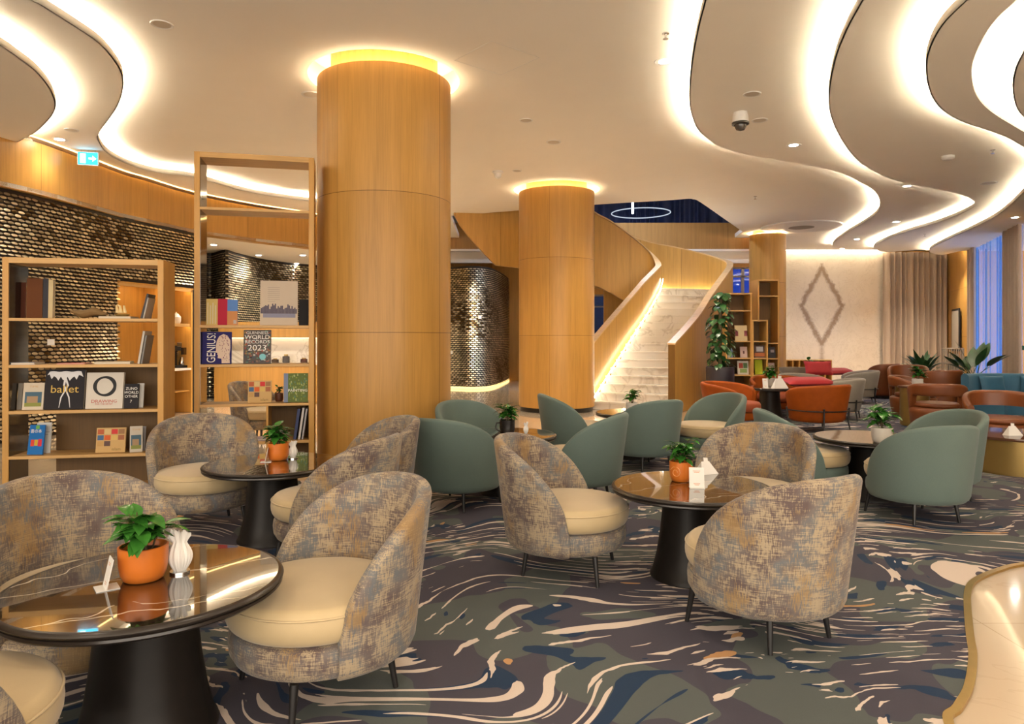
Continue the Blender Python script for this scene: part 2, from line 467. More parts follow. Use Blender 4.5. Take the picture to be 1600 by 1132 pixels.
# ---- floor: marble everywhere, carpet laid in it
struct(MB().slab([(-16, -6), (22, -6), (22, 32), (-16, 32)], -.12, -.004).build('floor', 'marblefloor', smooth=False))
trim = [W(px, py, 0).xy for px, py in [(1474, 1132), (1489, 1105), (1506, 1074), (1513, 1028), (1509, 994), (1506, 956), (1506, 930), (1512, 913), (1528, 902), (1556, 891), (1600, 881)]]
trim = [Vector((1.45, 1.2)), Vector((1.50, 2.2))] + trim + [Vector((4.3, 4.85)), Vector((5.6, 5.0)), Vector((7.2, 5.6)), Vector((9.2, 6.6))]
trim = smoothpts(trim, 6)
edge = smoothpts([(11.2, 12.5), (12.6, 18), (12, 22.8), (8.4, 22.6), (6.4, 16.4), (4.2, 13.2), (3.0, 11.6), (1.9, 10.0), (.7, 9.3), (-.3, 8.2), (-2.2, 7.15), (-4.5, 6.9), (-7, 6.2), (-7, 0), (1.2, -1)], 4)
struct(MB().slab([tuple(p) for p in trim] + [tuple(p) for p in edge], -.004, .008).build('floor_carpet', 'carpet', smooth=False))
struct(MB().ribbon([tuple(p) for p in trim], .011, -.004, -.035).build('trim_1', 'brass', smooth=False))

# ---- ceiling
c1 = [(1000, 1105 - 1105)]
def up(L, ox, oy, s, z): return [W(ox + x / s, oy + y / s, z).xy for x, y in L]
cur1 = up([(275, -40), (270, 0), (240, 120), (215, 260), (205, 400), (215, 480), (250, 550), (330, 610), (430, 640), (560, 665), (700, 690), (820, 715), (920, 760), (980, 800), (1000, 850), (985, 890), (930, 930), (870, 965), (820, 1000), (803, 1022), (815, 1034), (850, 1040)], 1000, 0, 2.667, ZC - STEP)
cur2 = up([(950, -60), (925, 0), (860, 120), (810, 250), (785, 400), (800, 500), (850, 600), (920, 680), (1030, 740), (1160, 775), (1290, 800), (1370, 825), (1395, 850), (1370, 875), (1250, 925), (1100, 970), (1000, 1010), (975, 1030), (985, 1043), (1030, 1052)], 1000, 0, 2.667, ZC - 2 * STEP)
cur3 = up([(1430, -60), (1360, 0), (1260, 100), (1205, 200), (1190, 290), (1210, 390), (1260, 460), (1350, 510), (1470, 550), (1560, 590), (1640, 650), (1680, 710), (1600, 800), (1500, 890), (1400, 945), (1300, 990), (1220, 1030), (1205, 1048), (1222, 1058), (1260, 1064)], 1000, 0, 2.667, ZC - 3 * STEP)
curR = up([(1640, -70), (1570, 0), (1460, 110), (1390, 250), (1385, 340), (1410, 410), (1470, 470), (1600, 550), (1760, 640), (1900, 760)], 1000, 0, 2.667, ZC - 3 * STEP)     # where panel 3 opens again
cur5 = up([(1700, 60), (1640, 140), (1600, 210), (1560, 300), (1555, 400), (1600, 490), (1760, 590), (1900, 700)], 1000, 0, 2.667, ZC - 3 * STEP)
curL1 = [W(x, y, ZC - STEP).xy for x, y in [(20, -30), (50, 0), (65, 8), (114, 39), (156, 68), (182, 98), (192, 120), (192, 143), (182, 169), (166, 192), (155, 208), (155, 221), (169, 240), (201, 257), (247, 270), (302, 277), (382, 299), (445, 310), (520, 319), (600, 328), (645, 350), (672, 378), (690, 400)]]
curL2 = [W(x, y, ZC - 2 * STEP).xy for x, y in [(-60, 35), (0, 70), (26, 88), (55, 110), (75, 133), (85, 153), (87, 169), (78, 185), (58, 205), (39, 216), (20, 224), (-30, 228)]]
hole = [W(x, y, ZC).xy for x, y in [(704, 337.5), (812, 329), (930, 320), (1040, 313.5), (1072, 311), (1083, 311.5), (1094, 316), (1130, 341), (1160, 362)]] + [Vector((6.75, 21.5)), Vector((-1.6, 21.5))]
hole = smoothpts(hole[:9], 3) + hole[9:]
rings = [circle((c[0], c[1]), c[2] * 1.14) for c in COLS]
# round service disc in the ceiling near the third pillar
disc_c = W(1252, 354, ZC).xy
main_outer = [(-16, -5), (20, -5), (20, 24.4), (6.76, 24.4), (6.76, 21.0), (-1.7, 21.0), (-1.7, 30), (-16, 30)]
hole2 = [tuple(p) for p in hole]
main_outer = [(-16, -5), (20, -5), (20, 24.6), (-16, 30)]
def lift(o): return o
struct(MB().slab(main_outer, ZC, ZC + .12, [hole2] + rings).build('ceiling', 'plaster', smooth=False))
def cove(curve, z, close, name, flip=1, k=5, led=True):
    c = [Vector(p) for p in smoothpts(curve, k)]
    o = MB().slab([tuple(p) for p in c] + close, z, z + .03)
    o.ribbon([tuple(p) for p in c], z + .078, z, .014 * flip)
    o = struct(o.build(name, 'plaster', smooth=False))
    if led:
        # a strip lying on the panel, tucked behind the upstand of its lip
        c = c[:led] if led > 1 else c
        K = len(c); a = []
        for i, p in enumerate(c):
            d = c[min(i + 1, K - 1)] - c[max(i - 1, 0)]; d.normalize()
            a.append(p + Vector((-d.y, d.x)) * flip * .085)
        L = MB().ribbon([tuple(p) for p in a], z + .075, z + .058, .012 * flip)
        struct(L.build('trim_' + name, 'led', smooth=False))
    return o
z1, z2, z3 = ZC - STEP, ZC - 2 * STEP, ZC - 3 * STEP
cove(cur1, z1, [(10.5, 22.6), (20, 22.6), (20, -4), (2.0, -4), (1.1, 3)], 'ceiling_wave_1', flip=-1)
cove(cur2, z2, [(12.5, 21.9), (20, 21.5), (20, -3), (2.6, -3), (1.6, 3.0)], 'ceiling_wave_2', flip=-1)
r_ = [Vector(p) for p in smoothpts(curR, 5)]
cove(cur3, z3, [(13.4, 21.0), (20, 19.0), (20, 10)] + [tuple(p) for p in reversed(r_)] + [(3.2, 2.2), (2.3, 2.2)], 'ceiling_wave_3', flip=-1)
cove(cur5, z3, [(14, 5), (14, 1)], 'ceiling_wave_4', flip=-1)
cove(curL1, z1, [(-2.4, 27), (-15, 27), (-15, -4), (-3.5, -4)], 'ceiling_wave_5', flip=1, led=96)
cove(curL2, z2, [(-15, 12), (-15, -4)], 'ceiling_wave_6', flip=1)
t_ = thing('ceiling_disc', 'white round ceiling plate with a grey air grille near the far oak pillar', 'ceiling plate', (disc_c[0], disc_c[1], ZC - .03))
MB().lathe([(0, 0), (1.02, 0), (1.05, .03)], 48).build('plate', 'white', t_)
MB().lathe([(0, -.004), (.33, -.004), (.33, .0)], 32).build('grille', flat('grille_grey', (.16, .14, .12)), t_)

# ---- pillars
for i, (x, y, r, _) in enumerate(COLS):
    lab = ['thickest oak-clad round pillar, beside the tall bookcase', 'oak-clad round pillar standing left of the staircase foot', 'farthest and slimmest oak-clad round pillar, behind the stepped bookcase'][i]
    t_ = thing('round_pillar', lab, 'pillar', (x, y, 0), group='oak-clad round pillars')
    rr = r
    MB().lathe([(rr, .09), (rr, 4.425), (rr - .02, 4.43), (rr - .025, 4.41), (rr * .80, 4.41)], 96, cap=False, a0=rad([-121, -104, -130][i])).build('cladding', 'oak_panel', t_)
    MB().lathe([(rr - .03, 0), (rr - .03, .09)], 64).build('plinth', 'black', t_)
    MB().lathe([(rr * .80, 4.40), (rr * .80, 4.80)], 64, cap=False).build('core', 'oak', t_)
    MB().tube([(rr * .92 * math.cos(a * PI / 24), rr * .92 * math.sin(a * PI / 24), 4.425) for a in range(48)], .009, 8, closed=True).build('light_ring', 'led_col', t_)
    struct(MB().lathe([(rr * 1.14, ZC), (rr * 1.14, 4.78), (rr * .8, 4.80)], 64, (x, y), cap=False).build('ceiling_collar_%d' % (i + 1), 'plaster'))

# ---- left: oak fascia, scale wall, lower ceiling
fa = []
for px, py in [(-120, 258), (-60, 275), (0, 290.6), (64, 305), (127, 322), (191, 340), (229, 348), (302, 364), (400, 378), (487, 388), (590, 404), (703, 424), (760, 434), (790, 441), (815, 452)]:
    p = W(px, py, 3.55); fa.append(p.xy)
fa = smoothpts([Vector((-8.7, -2)), Vector((-8.5, 3)), Vector((-7.9, 6.2))] + fa, 3)
struct(MB().ribbon([tuple(p) for p in fa], 4.30, 3.55, .25).build('wall_fascia', 'oak_panel'))
swA = smoothpts([(-9.3, -2), (-9.1, 3), (-8.7, 6.2)] + [(WX(px, y), y) for px, y in [(-260, 8.3), (-60, 9.3), (0, 9.75), (64, 10.4), (127, 11.2), (183, 12.05)]], 4)
swB = smoothpts([(WX(px, y), y) for px, y in [(303, 13.95), (312, 16.6), (330, 17.3), (352, 16.6), (372, 17.3), (420, 18.8), (487, 20.0), (590, 20.8), (703, 20.6), (735, 20.3), (760, 20.6), (775, 21.5), (790, 23.5), (800, 26)]], 4)
sws = [Vector(p) for p in swA] + [Vector(p) for p in swB]
NA = len(swA); CABH = 2.45
wl = MB().ribbon([tuple(p) for p in swA], 3.56, 0, .08)
wl.ribbon([tuple(p) for p in swB], 3.56, 0, .08)
wl.ribbon([tuple(swA[-1]), tuple(swB[0])], 3.56, CABH, .08)
struct(wl.build('wall_left', 'scale_back'))
struct(MB().slab([tuple(p) for p in fa] + [(6, 30), (-15, 30), (-15, 6)], 3.56, 3.62).build('ceiling_lower', 'plaster', smooth=False))
def scales():
    b = MB(); path = sws; seg = [0.]
    for i in range(1, len(path)): seg.append(seg[-1] + (path[i] - path[i - 1]).length)
    L = seg[-1]; tones = []
    def at(s_):
        s_ = max(0, min(L - 1e-4, s_)); i = 0
        lo, hi = 0, len(seg) - 1
        while hi - lo > 1:
            m_ = (lo + hi) // 2
            if seg[m_] <= s_: lo = m_
            else: hi = m_
        d = path[lo + 1] - path[lo]; d.normalize()
        return path[lo] + d * (s_ - seg[lo]), d
    PW, PH = .112, .056
    rows = int(3.50 / PH); vs = []; fs = []
    for r in range(rows):
        z = .06 + r * PH; s_ = (r % 2) * PW / 2
        while s_ < L:
            p, d = at(s_); nrm = Vector((d.y, -d.x))
            if nrm.dot(p) > 0: nrm = -nrm
            vx = WX  # noqa
            px_ = 800 + p.x / max(p.y, .1) * FPX
            if p.y > 2.5 and px_ < 860 and not (183 < px_ < 303.5 and p.y < 14.2 and z < CABH + .03):
                # low-frequency drift of the tilt gives the wall its bright and dark drifts
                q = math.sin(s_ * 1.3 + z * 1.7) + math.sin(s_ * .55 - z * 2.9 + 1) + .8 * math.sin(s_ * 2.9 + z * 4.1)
                tilt = rad(34 + 8 * q + RND.uniform(-5, 5))
                a, h = PW * .47, PH * .43
                b0 = len(vs); K = 10
                dn = Vector((nrm.x * math.sin(tilt), nrm.y * math.sin(tilt), -math.cos(tilt)))
                c0 = Vector((p.x, p.y, z)) + Vector((nrm.x, nrm.y, 0)) * .022
                d3 = Vector((d.x, d.y, 0)); n3 = Vector((nrm.x, nrm.y, 0))
                vs.append(c0 + n3 * .012)
                for k in range(K):
                    an = 2 * PI * k / K
                    vs.append(c0 + d3 * a * math.cos(an) + dn * h * math.sin(an))
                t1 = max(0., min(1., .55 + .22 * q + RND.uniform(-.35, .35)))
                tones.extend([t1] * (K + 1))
                for k in range(K): fs.append((b0, b0 + 1 + k, b0 + 1 + (k + 1) % K))
            s_ += PW
    b.add(vs, fs)
    o = b.build('wall_left_scales', 'scale', fix=False, smooth=True, ang=60)
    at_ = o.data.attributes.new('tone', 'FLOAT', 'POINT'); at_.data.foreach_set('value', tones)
    struct(o)
scales()
struct(MB().ribbon([(p.x + .05, p.y - .05) for p in fa[9:]], 4.357, 4.345, .015).build('trim_wall_wash', emit('fascia_wash', (1, .62, .22), 3.5), smooth=False))
# golden kick at the wall foot, its lit look put in as emission
struct(MB().ribbon([(p.x + .02, p.y - .06) for p in swB[23:]], .07, .0, .01).build('baseboard_left', emit('plinth_strip', (1, .62, .22), .9), smooth=False))

# ---- back walls
YB = 24.5
struct(MB().box((-3, YB, 0), (2.80, YB + .2, 4.1)).box((3.3, YB, 0), (7.1, YB + .2, 4.1)).box((2.8, YB, 0), (3.3, YB + .2, 1.6)).box((2.8, YB, 3.0), (3.3, YB + .2, 4.1)).box((7.1, YB, 0), (9.25, YB + .2, 1.5)).box((7.1, YB, 3.95), (9.25, YB + .2, 4.1)).build('wall_back', 'oak', smooth=False))
for k, (xa, xb, za, zb_) in enumerate([(2.8, 3.3, 1.6, 3.0), (7.1, 9.25, 1.5, 3.95)]):
    f = MB(); fw = .06
    f.box((xa, YB + .05, za), (xb, YB + .12, za + fw)).box((xa, YB + .05, zb_ - fw), (xb, YB + .12, zb_)).box((xa, YB + .05, za), (xa + fw, YB + .12, zb_)).box((xb - fw, YB + .05, za), (xb, YB + .12, zb_))
    if k: f.box((8.0, YB + .05, za), (8.10, YB + .12, zb_)).box((xa, YB + .05, 3.6), (xb, YB + .12, 3.66))
    else: f.box((xa, YB + .05, 2.55), (xb, YB + .12, 2.6))
    t_ = struct(f.build('window_%d' % (k + 1), flat('alu_grey', (.30, .30, .30)), smooth=False))
    MB().box((xa, YB + .08, za), (xb, YB + .09, zb_)).build('pane', 'tint', t_, smooth=False)
# upper-level edge band seen through the stair opening, its white soffit and the glazed upper wall
struct(MB().ribbon([(-2.5, 21.2), (7.25, 21.2)], 4.95, 4.16, .15).build('wall_upper_fascia', wood('oak_band', (.44, .24, .075), .4, 2, (3.0, 9)), smooth=False))
struct(MB().box((-2.5, 21.36, 3.76), (7.22, 21.5, 4.162)).build('wall_upper_soffit', 'plaster', smooth=False))
struct(MB().slab([(-3, 21.2), (7.25, 21.2), (8.4, 24.6), (8.4, 24.8), (-3, 24.8)], 4.10, 4.165).build('ceiling_back', 'plaster', smooth=False))
struct(MB().slab([(-6, 13), (9.5, 13), (9.5, 27.5), (-6, 27.5)], 7.4, 7.5).build('ceiling_upper', 'plaster', smooth=False))
def corrug(xa, xb, y, z0, z1, amp, per, name, mat, parent=None, loc=(0, 0, 0), rz=0, seed=1, n=14):
    rr = random.Random(seed); L = xb - xa; K = int(L / per) * n; pts = []
    ph = 0
    for i in range(K + 1):
        u = i / K; ph += (2 * PI / n) * (1 + .35 * math.sin(u * 37 + seed) + .25 * math.sin(u * 91))
        pts.append((xa + L * u, y + amp * math.sin(ph) * (1 + .3 * math.sin(u * 23 + seed))))
    return MB().ribbon(pts, z1, z0, .006).build(name, mat, parent, loc, rz, ang=80)
cw = tag(corrug(0, 11, 0, 4.9, 7.4, .07, .34, 'night_curtain', simple('dark_blue_glazed_drape', (.030, .050, .16), .3, .0), loc=(-1.5, 23.5, 0)), 'dark blue pleated hanging of the upper floor, above the staircase', 'curtain')
struct(MB().box((-6, 12.9, 4.62), (9.5, 13, 7.4)).box((-6, 13, 4.62), (-5.9, 27.4, 7.4)).box((9.4, 13, 4.62), (9.5, 27.4, 7.4)).box((-6, 24.6, 4.62), (9.5, 24.7, 7.4)).build('wall_upper', 'plaster', smooth=False))
# ring chandelier glimpsed upstairs
t_ = thing('ring_chandelier', 'thin glowing ring lamp hanging upstairs beyond the stair opening', 'chandelier', (3.55, 19.4, 4.92))
MB().tube([(.80 * math.cos(a * PI / 24), .8 * math.sin(a * PI / 24), 0) for a in range(48)], .014, 8, closed=True).build('ring', emit('ring_lamp', (.75, .85, 1), .28), t_)
MB().box((-.25, -.02, -.02), (-.20, .02, .30)).build('bright_bar', emit('bar_lamp', (.9, .95, 1), 2.5), t_, smooth=False)

# marble feature wall
mw = MB().box((-1.45, 0, -2.6), (2.30, .15, 2.1)).build('wall_marble', 'diamond', loc=(WX(1284, 24.3), 24.3, 2.60), smooth=False); struct(mw)
struct(MB().box((9.1, 24.1, 4.475), (12.9, 24.12, 4.495)).build('trim_2', emit('wall_wash_strip', (1, .82, .58), 12), smooth=False))
struct(MB().box((8.7, 24.4, 0), (9.25, 24.6, 4.5)).build('wall_back_pier', 'plaster', smooth=False))
# curtains at the back
tag(corrug(0, 2.35, 0, .02, 4.42, .10, .19, 'floor_length_curtain', 'drape', loc=(12.72, 24.1, 0), seed=3), 'floor-length taupe curtain hanging right of the marble wall', 'curtain', 'taupe curtains')
struct(MB().box((12.6, 24.35, 0), (22, 24.5, 4.6)).build('wall_rear_right', 'oak', smooth=False))
# right side wall, at about 22 degrees to the view
SD = Vector((.372, .928))                         # its direction in plan
def SP(y): return Vector((WX(1482, 24.0) - .4 * (24.0 - y), y))
def sidewall(ya, yb, z0, z1, name, mat, th=-.15, off=0.):
    a, b = SP(ya), SP(yb); n_ = Vector((SD.y, -SD.x)) * off
    return MB().ribbon([tuple(a + n_), tuple(b + n_)], z1, z0, th).build(name, mat, smooth=False)
struct(sidewall(20.7, 24.4, 0, 4.6, 'wall_right_far', 'oak_panel'))
struct(sidewall(14.3, 15.95, 0, 4.6, 'wall_right_near', 'oak_panel'))
struct(sidewall(15.9, 20.8, 4.25, 4.7, 'wall_right_lintel', 'plaster', off=.2))
a0 = SP(16.2); ang = math.atan2(SD.y, SD.x)
tag(corrug(0, 4.9, 0, .02, 4.25, .03, .34, 'sheer_curtain', 'sheer', loc=(a0.x, a0.y, 0), rz=ang, seed=5), 'bluish sheer curtain across the tall dusk window at right', 'curtain')
a1 = SP(16.05)
tag(corrug(0, 1.45, 0, .02, 4.30, .05, .15, 'floor_length_curtain', 'drape', loc=(a1.x - .1, a1.y, 0), rz=ang, seed=8), 'taupe curtain gathered at the near side of the dusk window', 'curtain', 'taupe curtains')
a2 = SP(20.1)
tag(corrug(0, .85, 0, .02, 4.30, .05, .15, 'floor_length_curtain', 'drape', loc=(a2.x - .1, a2.y, 0), rz=ang, seed=9), 'narrow taupe curtain gathered at the far side of the dusk window', 'curtain', 'taupe curtains')
f = MB()
for d in (.0, 1.6, 3.2, 4.75): f.box((d, .05, 0), (d + .06, .1, 4.25))
f.box((0, .05, 0), (4.8, .1, .08)).box((0, .05, 4.17), (4.8, .1, 4.25))
t_ = struct(f.build('window_3', flat('alu_grey', (.3, .3, .3)), loc=(a0.x + .35, a0.y - .14, 0), rz=ang, smooth=False))
MB().box((0, .07, 0), (4.8, .08, 4.25)).build('pane', 'clear', t_, smooth=False)
# walls that close the room on the unseen sides
struct(MB().box((11.0, -6, 0), (11.15, 14.3, 4.6)).build('wall_right', 'oak_panel', smooth=False))
struct(MB().box((-16, -6, 0), (-15.8, 30, 4.6)).build('wall_side', 'plaster', smooth=False))
struct(MB().box((-16, 29.8, 0), (6, 30, 4.6)).build('wall_far', 'plaster', smooth=False))


# ================================================================== STAIRCASE
t_st = thing('staircase', 'oak-sided curving staircase with glowing white marble steps', 'staircase', (2.4, 14.2, 0))
OFF = Vector((2.4, 14.2))
def rel(P): return [tuple(Vector(p) - OFF) for p in P]
inner = [(1.62, 14.55), (2.02, 15.07), (2.40, 15.55), (2.78, 15.99), (3.13, 16.4), (3.50, 16.92), (3.66, 17.30), (3.58, 17.58), (3.25, 17.72), (2.50, 17.75), (2.0, 17.70), (.9, 17.5), (-.42, 17.25), (-1.42, 17.1)]
in_t = [1.27, 1.68, 2.06, 2.44, 2.79, 3.10, 3.26, 3.48, 3.80, 4.36, 4.62, 5.4, 5.5, 5.5]
in_b = [0, 0, 0, 0, .6, 1.3, 1.7, 1.9, 2.15, 2.60, 2.80, 3.12, 3.25, 4.47]
v3 = smoothpts([(p[0], p[1], t) for p, t in zip(inner, in_t)], 5); vb = smoothpts([(p[0], p[1], t) for p, t in zip(inner, in_b)], 5)
IP = [(p.x, p.y) for p in v3]; IT = [p.z for p in v3]; IB = [in_b[min(i // 5, 12)] + (in_b[min(i // 5 + 1, 13)] - in_b[min(i // 5, 12)]) * (i % 5) / 5 if i < 65 else in_b[13] for i in range(len(v3))]
MB().ribbon(rel(IP), IT, IB, .12).build('inner_balustrade', 'oak_stair', t_st)
MB().ribbon(rel([(p[0] + .008, p[1] - .008) for p in IP]), [z + .035 for z in IT], [z + .001 for z in IT], .145).build('inner_handrail', 'oak_rail', t_st)
outer = [(3.05, 13.75), (3.50, 14.42), (3.92, 15.1), (4.45, 16.1), (5.08, 17.2), (5.50, 18.0), (5.55, 18.50), (5.15, 18.92), (4.45, 19.08), (3.6, 19.1), (2.5, 19.1)]
ou_t = [1.34, 1.66, 1.98, 2.44, 2.95, 3.30, 3.50, 3.72, 3.92, 4.10, 4.5]
v3 = smoothpts([(p[0], p[1], t) for p, t in zip(outer, ou_t)], 5)
OP = [(p.x, p.y) for p in v3]; OT = [p.z for p in v3]
MB().ribbon(rel(OP), OT, 0., -.14).build('outer_balustrade', 'oak_stair', t_st)
MB().ribbon(rel([(p[0] - .008, p[1] + .008) for p in OP]), [z + .035 for z in OT], [z + .001 for z in OT], -.156).build('outer_handrail', 'oak_rail', t_st)
MB().ribbon(rel([(2.5, 19.1), (.5, 19.0), (-1.4, 18.8)]), [4.5, 5.5, 5.5], [2.8, 3.2, 4.5], -.14).build('outer_balustrade', 'oak_stair', t_st, smooth=False)
def along(P, f):
    P = [Vector(p) for p in P]; L = [0.]
    for i in range(1, len(P)): L.append(L[-1] + (P[i] - P[i - 1]).length)
    s_ = f * L[-1]
    for i in range(1, len(P)):
        if L[i] >= s_ - 1e-9: return P[i - 1].lerp(P[i], (s_ - L[i - 1]) / max(1e-9, L[i] - L[i - 1]))
    return P[-1]
ins = [(1.60, 14.52), (2.38, 15.50), (3.10, 16.38), (3.48, 16.92), (3.62, 17.28)]
ous = [(3.02, 13.78), (3.88, 15.1), (4.42, 16.1), (5.05, 17.2), (5.47, 17.95)]
NS = 16; RH = .168
for i in range(NS):
    a, b = along(ins, i / NS), along(ous, i / NS); c, d = along(ins, (i + 1) / NS), along(ous, (i + 1) / NS)
    fw = ((a - c) + (b - d)).normalized() * .03
    P = rel([a + fw, b + fw, d, c])
    st = MB().slab(P, max(0, (i + 1) * RH - .035), (i + 1) * RH).slab(rel([a, b, d, c]), max(0, i * RH - .05), (i + 1) * RH - .03).build('step', 'stairmarble', t_st, smooth=False, bevel=.006)
zl = NS * RH
MB().slab(rel([(3.70, 17.28), (5.47, 17.95), (5.5, 18.5), (5.1, 18.9), (4.4, 19.05), (3.75, 19.05), (3.5, 17.7)]), zl - .15, zl + .002).build('landing', 'stairmarble', t_st, smooth=False)
for i in range(9):
    x = 3.75 - .28 * i
    MB().slab(rel([(x, 17.75), (x, 19.05), (x - .30, 19.05), (x - .30, 17.75)]), zl + RH * i - .02, zl + RH * (i + 1)).build('step', 'stairmarble', t_st, smooth=False)
li = [along([(1.68, 14.52), (2.45, 15.49), (3.17, 16.36), (3.56, 16.92), (3.70, 17.28)], k / 30) for k in range(31)]
MB().ribbon(rel([p + Vector((.012, -.008)) for p in li]), [k / 30 * zl + .245 for k in range(31)], [k / 30 * zl + .22 for k in range(31)], .01).build('light_strip', 'led_stair', t_st, smooth=False)
MB().ribbon(rel([(3.75, 19.02), (4.4, 19.02), (5.05, 18.86), (5.35, 18.6)]), [zl + .20, zl + .06, zl + .05, zl + .05], [zl + .175, zl + .035, zl + .025, zl + .025], .01).build('light_strip', 'led_stair', t_st, smooth=False)

# ================================================================== LIGHTS
def spot(loc, power, parent=None, ang=120, blend=1., r=.05, col=WARM):  # serves the fitted downlights and the added fill spots
    l = bpy.data.lights.new('downlight_or_fill', 'SPOT'); l.energy = power; l.spot_size = rad(ang); l.spot_blend = blend; l.shadow_soft_size = r
    l.color = col
    o = bpy.data.objects.new('downlight_or_fill', l); C.objects.link(o); o.location = loc
    if parent: o.parent = parent
    return o
dl = None
def downlight(p, label, group, power=SPOTW, ang=120, r=.07):
    t = thing('ceiling_downlight', label, 'downlight', p, group=group)
    MB().lathe([(r * .9, -.002), (r * 1.5, -.006), (r * 1.6, 0)], 24, cap=False).build('trim_ring', 'white', t)
    MB().lathe([(0, -.003), (r * .9, -.003)], 20, cap=False).build('lens', 'lamp', t)
    spot((0, 0, -.03), power, t, ang)
    return t
zz = [ZC, z1, z2, z3]
for px, py, k, lab in [(1038, 96, 0, 'bright round downlight nearest to the camera side, left of the first ceiling wave'),
                       (1240, 227, 1, 'bright downlight in the first ceiling wave, right of the dome camera'),
                       (1417, 291, 1, 'bright downlight in the narrow neck between the second and third ceiling edges'),
                       (1400, 347, 1, 'downlight just below the bright tip of the second ceiling edge'),
                       (1339, 374, 1, 'downlight beyond the first ceiling wave, in front of the marble wall'),
                       (1312, 398, 0, 'farthest small downlight, directly above the diamond-veined marble wall'),
                       (1586, 340, 3, 'downlight high at the right edge, above the dusk window'),
                       (93, 218, 1, 'downlight at far left, beside the green-blue exit sign')]:
    downlight(W(px, py, zz[k]), lab, 'lit ceiling downlights')
for px, py, lab in [(281, 366, 'leftmost'), (334, 383, 'second from left'), (404, 399, 'middle'), (473, 399, 'right upper'), (463, 412, 'farthest right')]:
    downlight(W(px, py, 3.56), lab + ' small downlight of the low ceiling above the scale wall', 'low ceiling downlights', 90)
for x, y in [(-4.6, 5.2), (-2.6, 2.0), (.4, 2.4), (2.9, 2.9), (1.6, 5.6), (4.6, 6.6), (-2.6, -.8), (.8, -.8), (3.6, -.4), (6.2, 3.6), (7.2, 9.2), (3.6, 10.4), (.2, 11.2), (-4.2, 10.8), (9.3, 13.2), (-6.4, 8.0)]:
    pz = ZC
    spot((x, y, ZC - .5 if x > 0 else ZC - .34), SPOTW * 1.6, None, 140, 1., .07)  # unseen fill spots with no fitting, added to brighten the room

for x, y, z in [(-5.4, 14.3, 3.45), (-3.6, 16.6, 3.45), (-.9, 19.6, 3.45), (-1.9, 12.2, 4.2), (2.6, 12.4, 4.3), (7.9, 22.0, 4.2), (10.9, 21.6, 3.9), (13.2, 21.8, 3.9)]:
    spot((x, y, z), 150, None, 130, 1., .08)  # more fill without fittings, added for the dim far ceilings and curtains

spot((3.2, 19.0, 7.2), 420, None, 150, 1., .1, (.65, .75, 1.))  # cool fill added upstairs, no lamp there; lifts the blue hanging
spot((3.7, 15.4, 6.9), 170, None, 80, .6, .08, (1, .9, .74))  # unseen fill added above the stairs to brighten the steps

# ================================================================== CEILING FITTINGS
def disc(px, py, z, r, name, label, cat, group=None, mat='grille'):
    p = W(px, py, z)
    t = thing(name, label, cat, p, group=group)
    MB().lathe([(r * .82, -.004), (r, -.008), (r * 1.06, 0)], 32, cap=False).build('rim', 'white', t)
    MB().lathe([(0, -.003), (r * .84, -.003)], 28, cap=False).build('grille', flat('speaker_grille', (.60, .54, .46)), t)
disc(253, 38, ZC, .10, 'ceiling_speaker', 'round ceiling speaker at upper left, between the pillar and the left waves', 'speaker', 'ceiling speakers')
disc(1175, 147, z1, .10, 'ceiling_speaker', 'round ceiling speaker just above the dome camera', 'speaker', 'ceiling speakers')
disc(1187, 188, z1, .10, 'ceiling_speaker', 'round ceiling speaker right beside the dome camera', 'speaker', 'ceiling speakers')
disc(822, 188, ZC, .09, 'ceiling_speaker', 'round ceiling grille in mid ceiling, nearer one of two', 'speaker', 'ceiling speakers')
disc(865, 222, ZC, .11, 'ceiling_speaker', 'round ceiling grille above the second pillar, farther one of two', 'speaker', 'ceiling speakers')
disc(808, 267, ZC, .08, 'ceiling_speaker', 'tiny round ceiling grille left of the second pillar top', 'speaker', 'ceiling speakers')
disc(487, 148, ZC, .12, 'ceiling_speaker', 'round ceiling grille half hidden left of the thick pillar top', 'speaker', 'ceiling speakers')
disc(1545, 286, z2, .13, 'ceiling_speaker', 'wide round ceiling grille at upper right, above the window', 'speaker', 'ceiling speakers')
disc(112, 203, z1, .09, 'ceiling_speaker', 'round ceiling grille just above the exit sign', 'speaker', 'ceiling speakers')
p = W(1157, 176, z1)
t_ = thing('dome_camera', 'white security dome camera hanging from the first ceiling wave', 'security camera', p)
MB().lathe([(.0, 0), (.085, 0), (.098, -.05), (.102, -.12), (.098, -.135)], 32, cap=False).build('housing', 'white', t_)
MB().lathe([(.108, -.13), (.108, -.155), (.085, -.165)], 32, cap=False).build('collar', 'black', t_)
MB().lathe([(.075, -.16), (.072, -.19), (.05, -.225), (.0, -.24)], 28, cap=False).build('lens_dome', flat('smoked_dome', (.08, .07, .06), .08), t_)
p = W(778, 268, ZC)
t_ = thing('dome_camera', 'small white dome fixed to the flat ceiling between the two near pillars', 'security camera', p)
MB().lathe([(.10, 0), (.10, -.03), (.07, -.05), (.06, -.11), (0, -.14)], 28, cap=False).build('housing', 'white', t_)
p = W(1481, 244, z2)
t_ = thing('smoke_detector', 'white smoke detector under the second ceiling wave', 'smoke detector', p)
MB().lathe([(.09, 0), (.09, -.035), (.06, -.06), (0, -.065)], 28, cap=False).build('housing', 'white', t_)
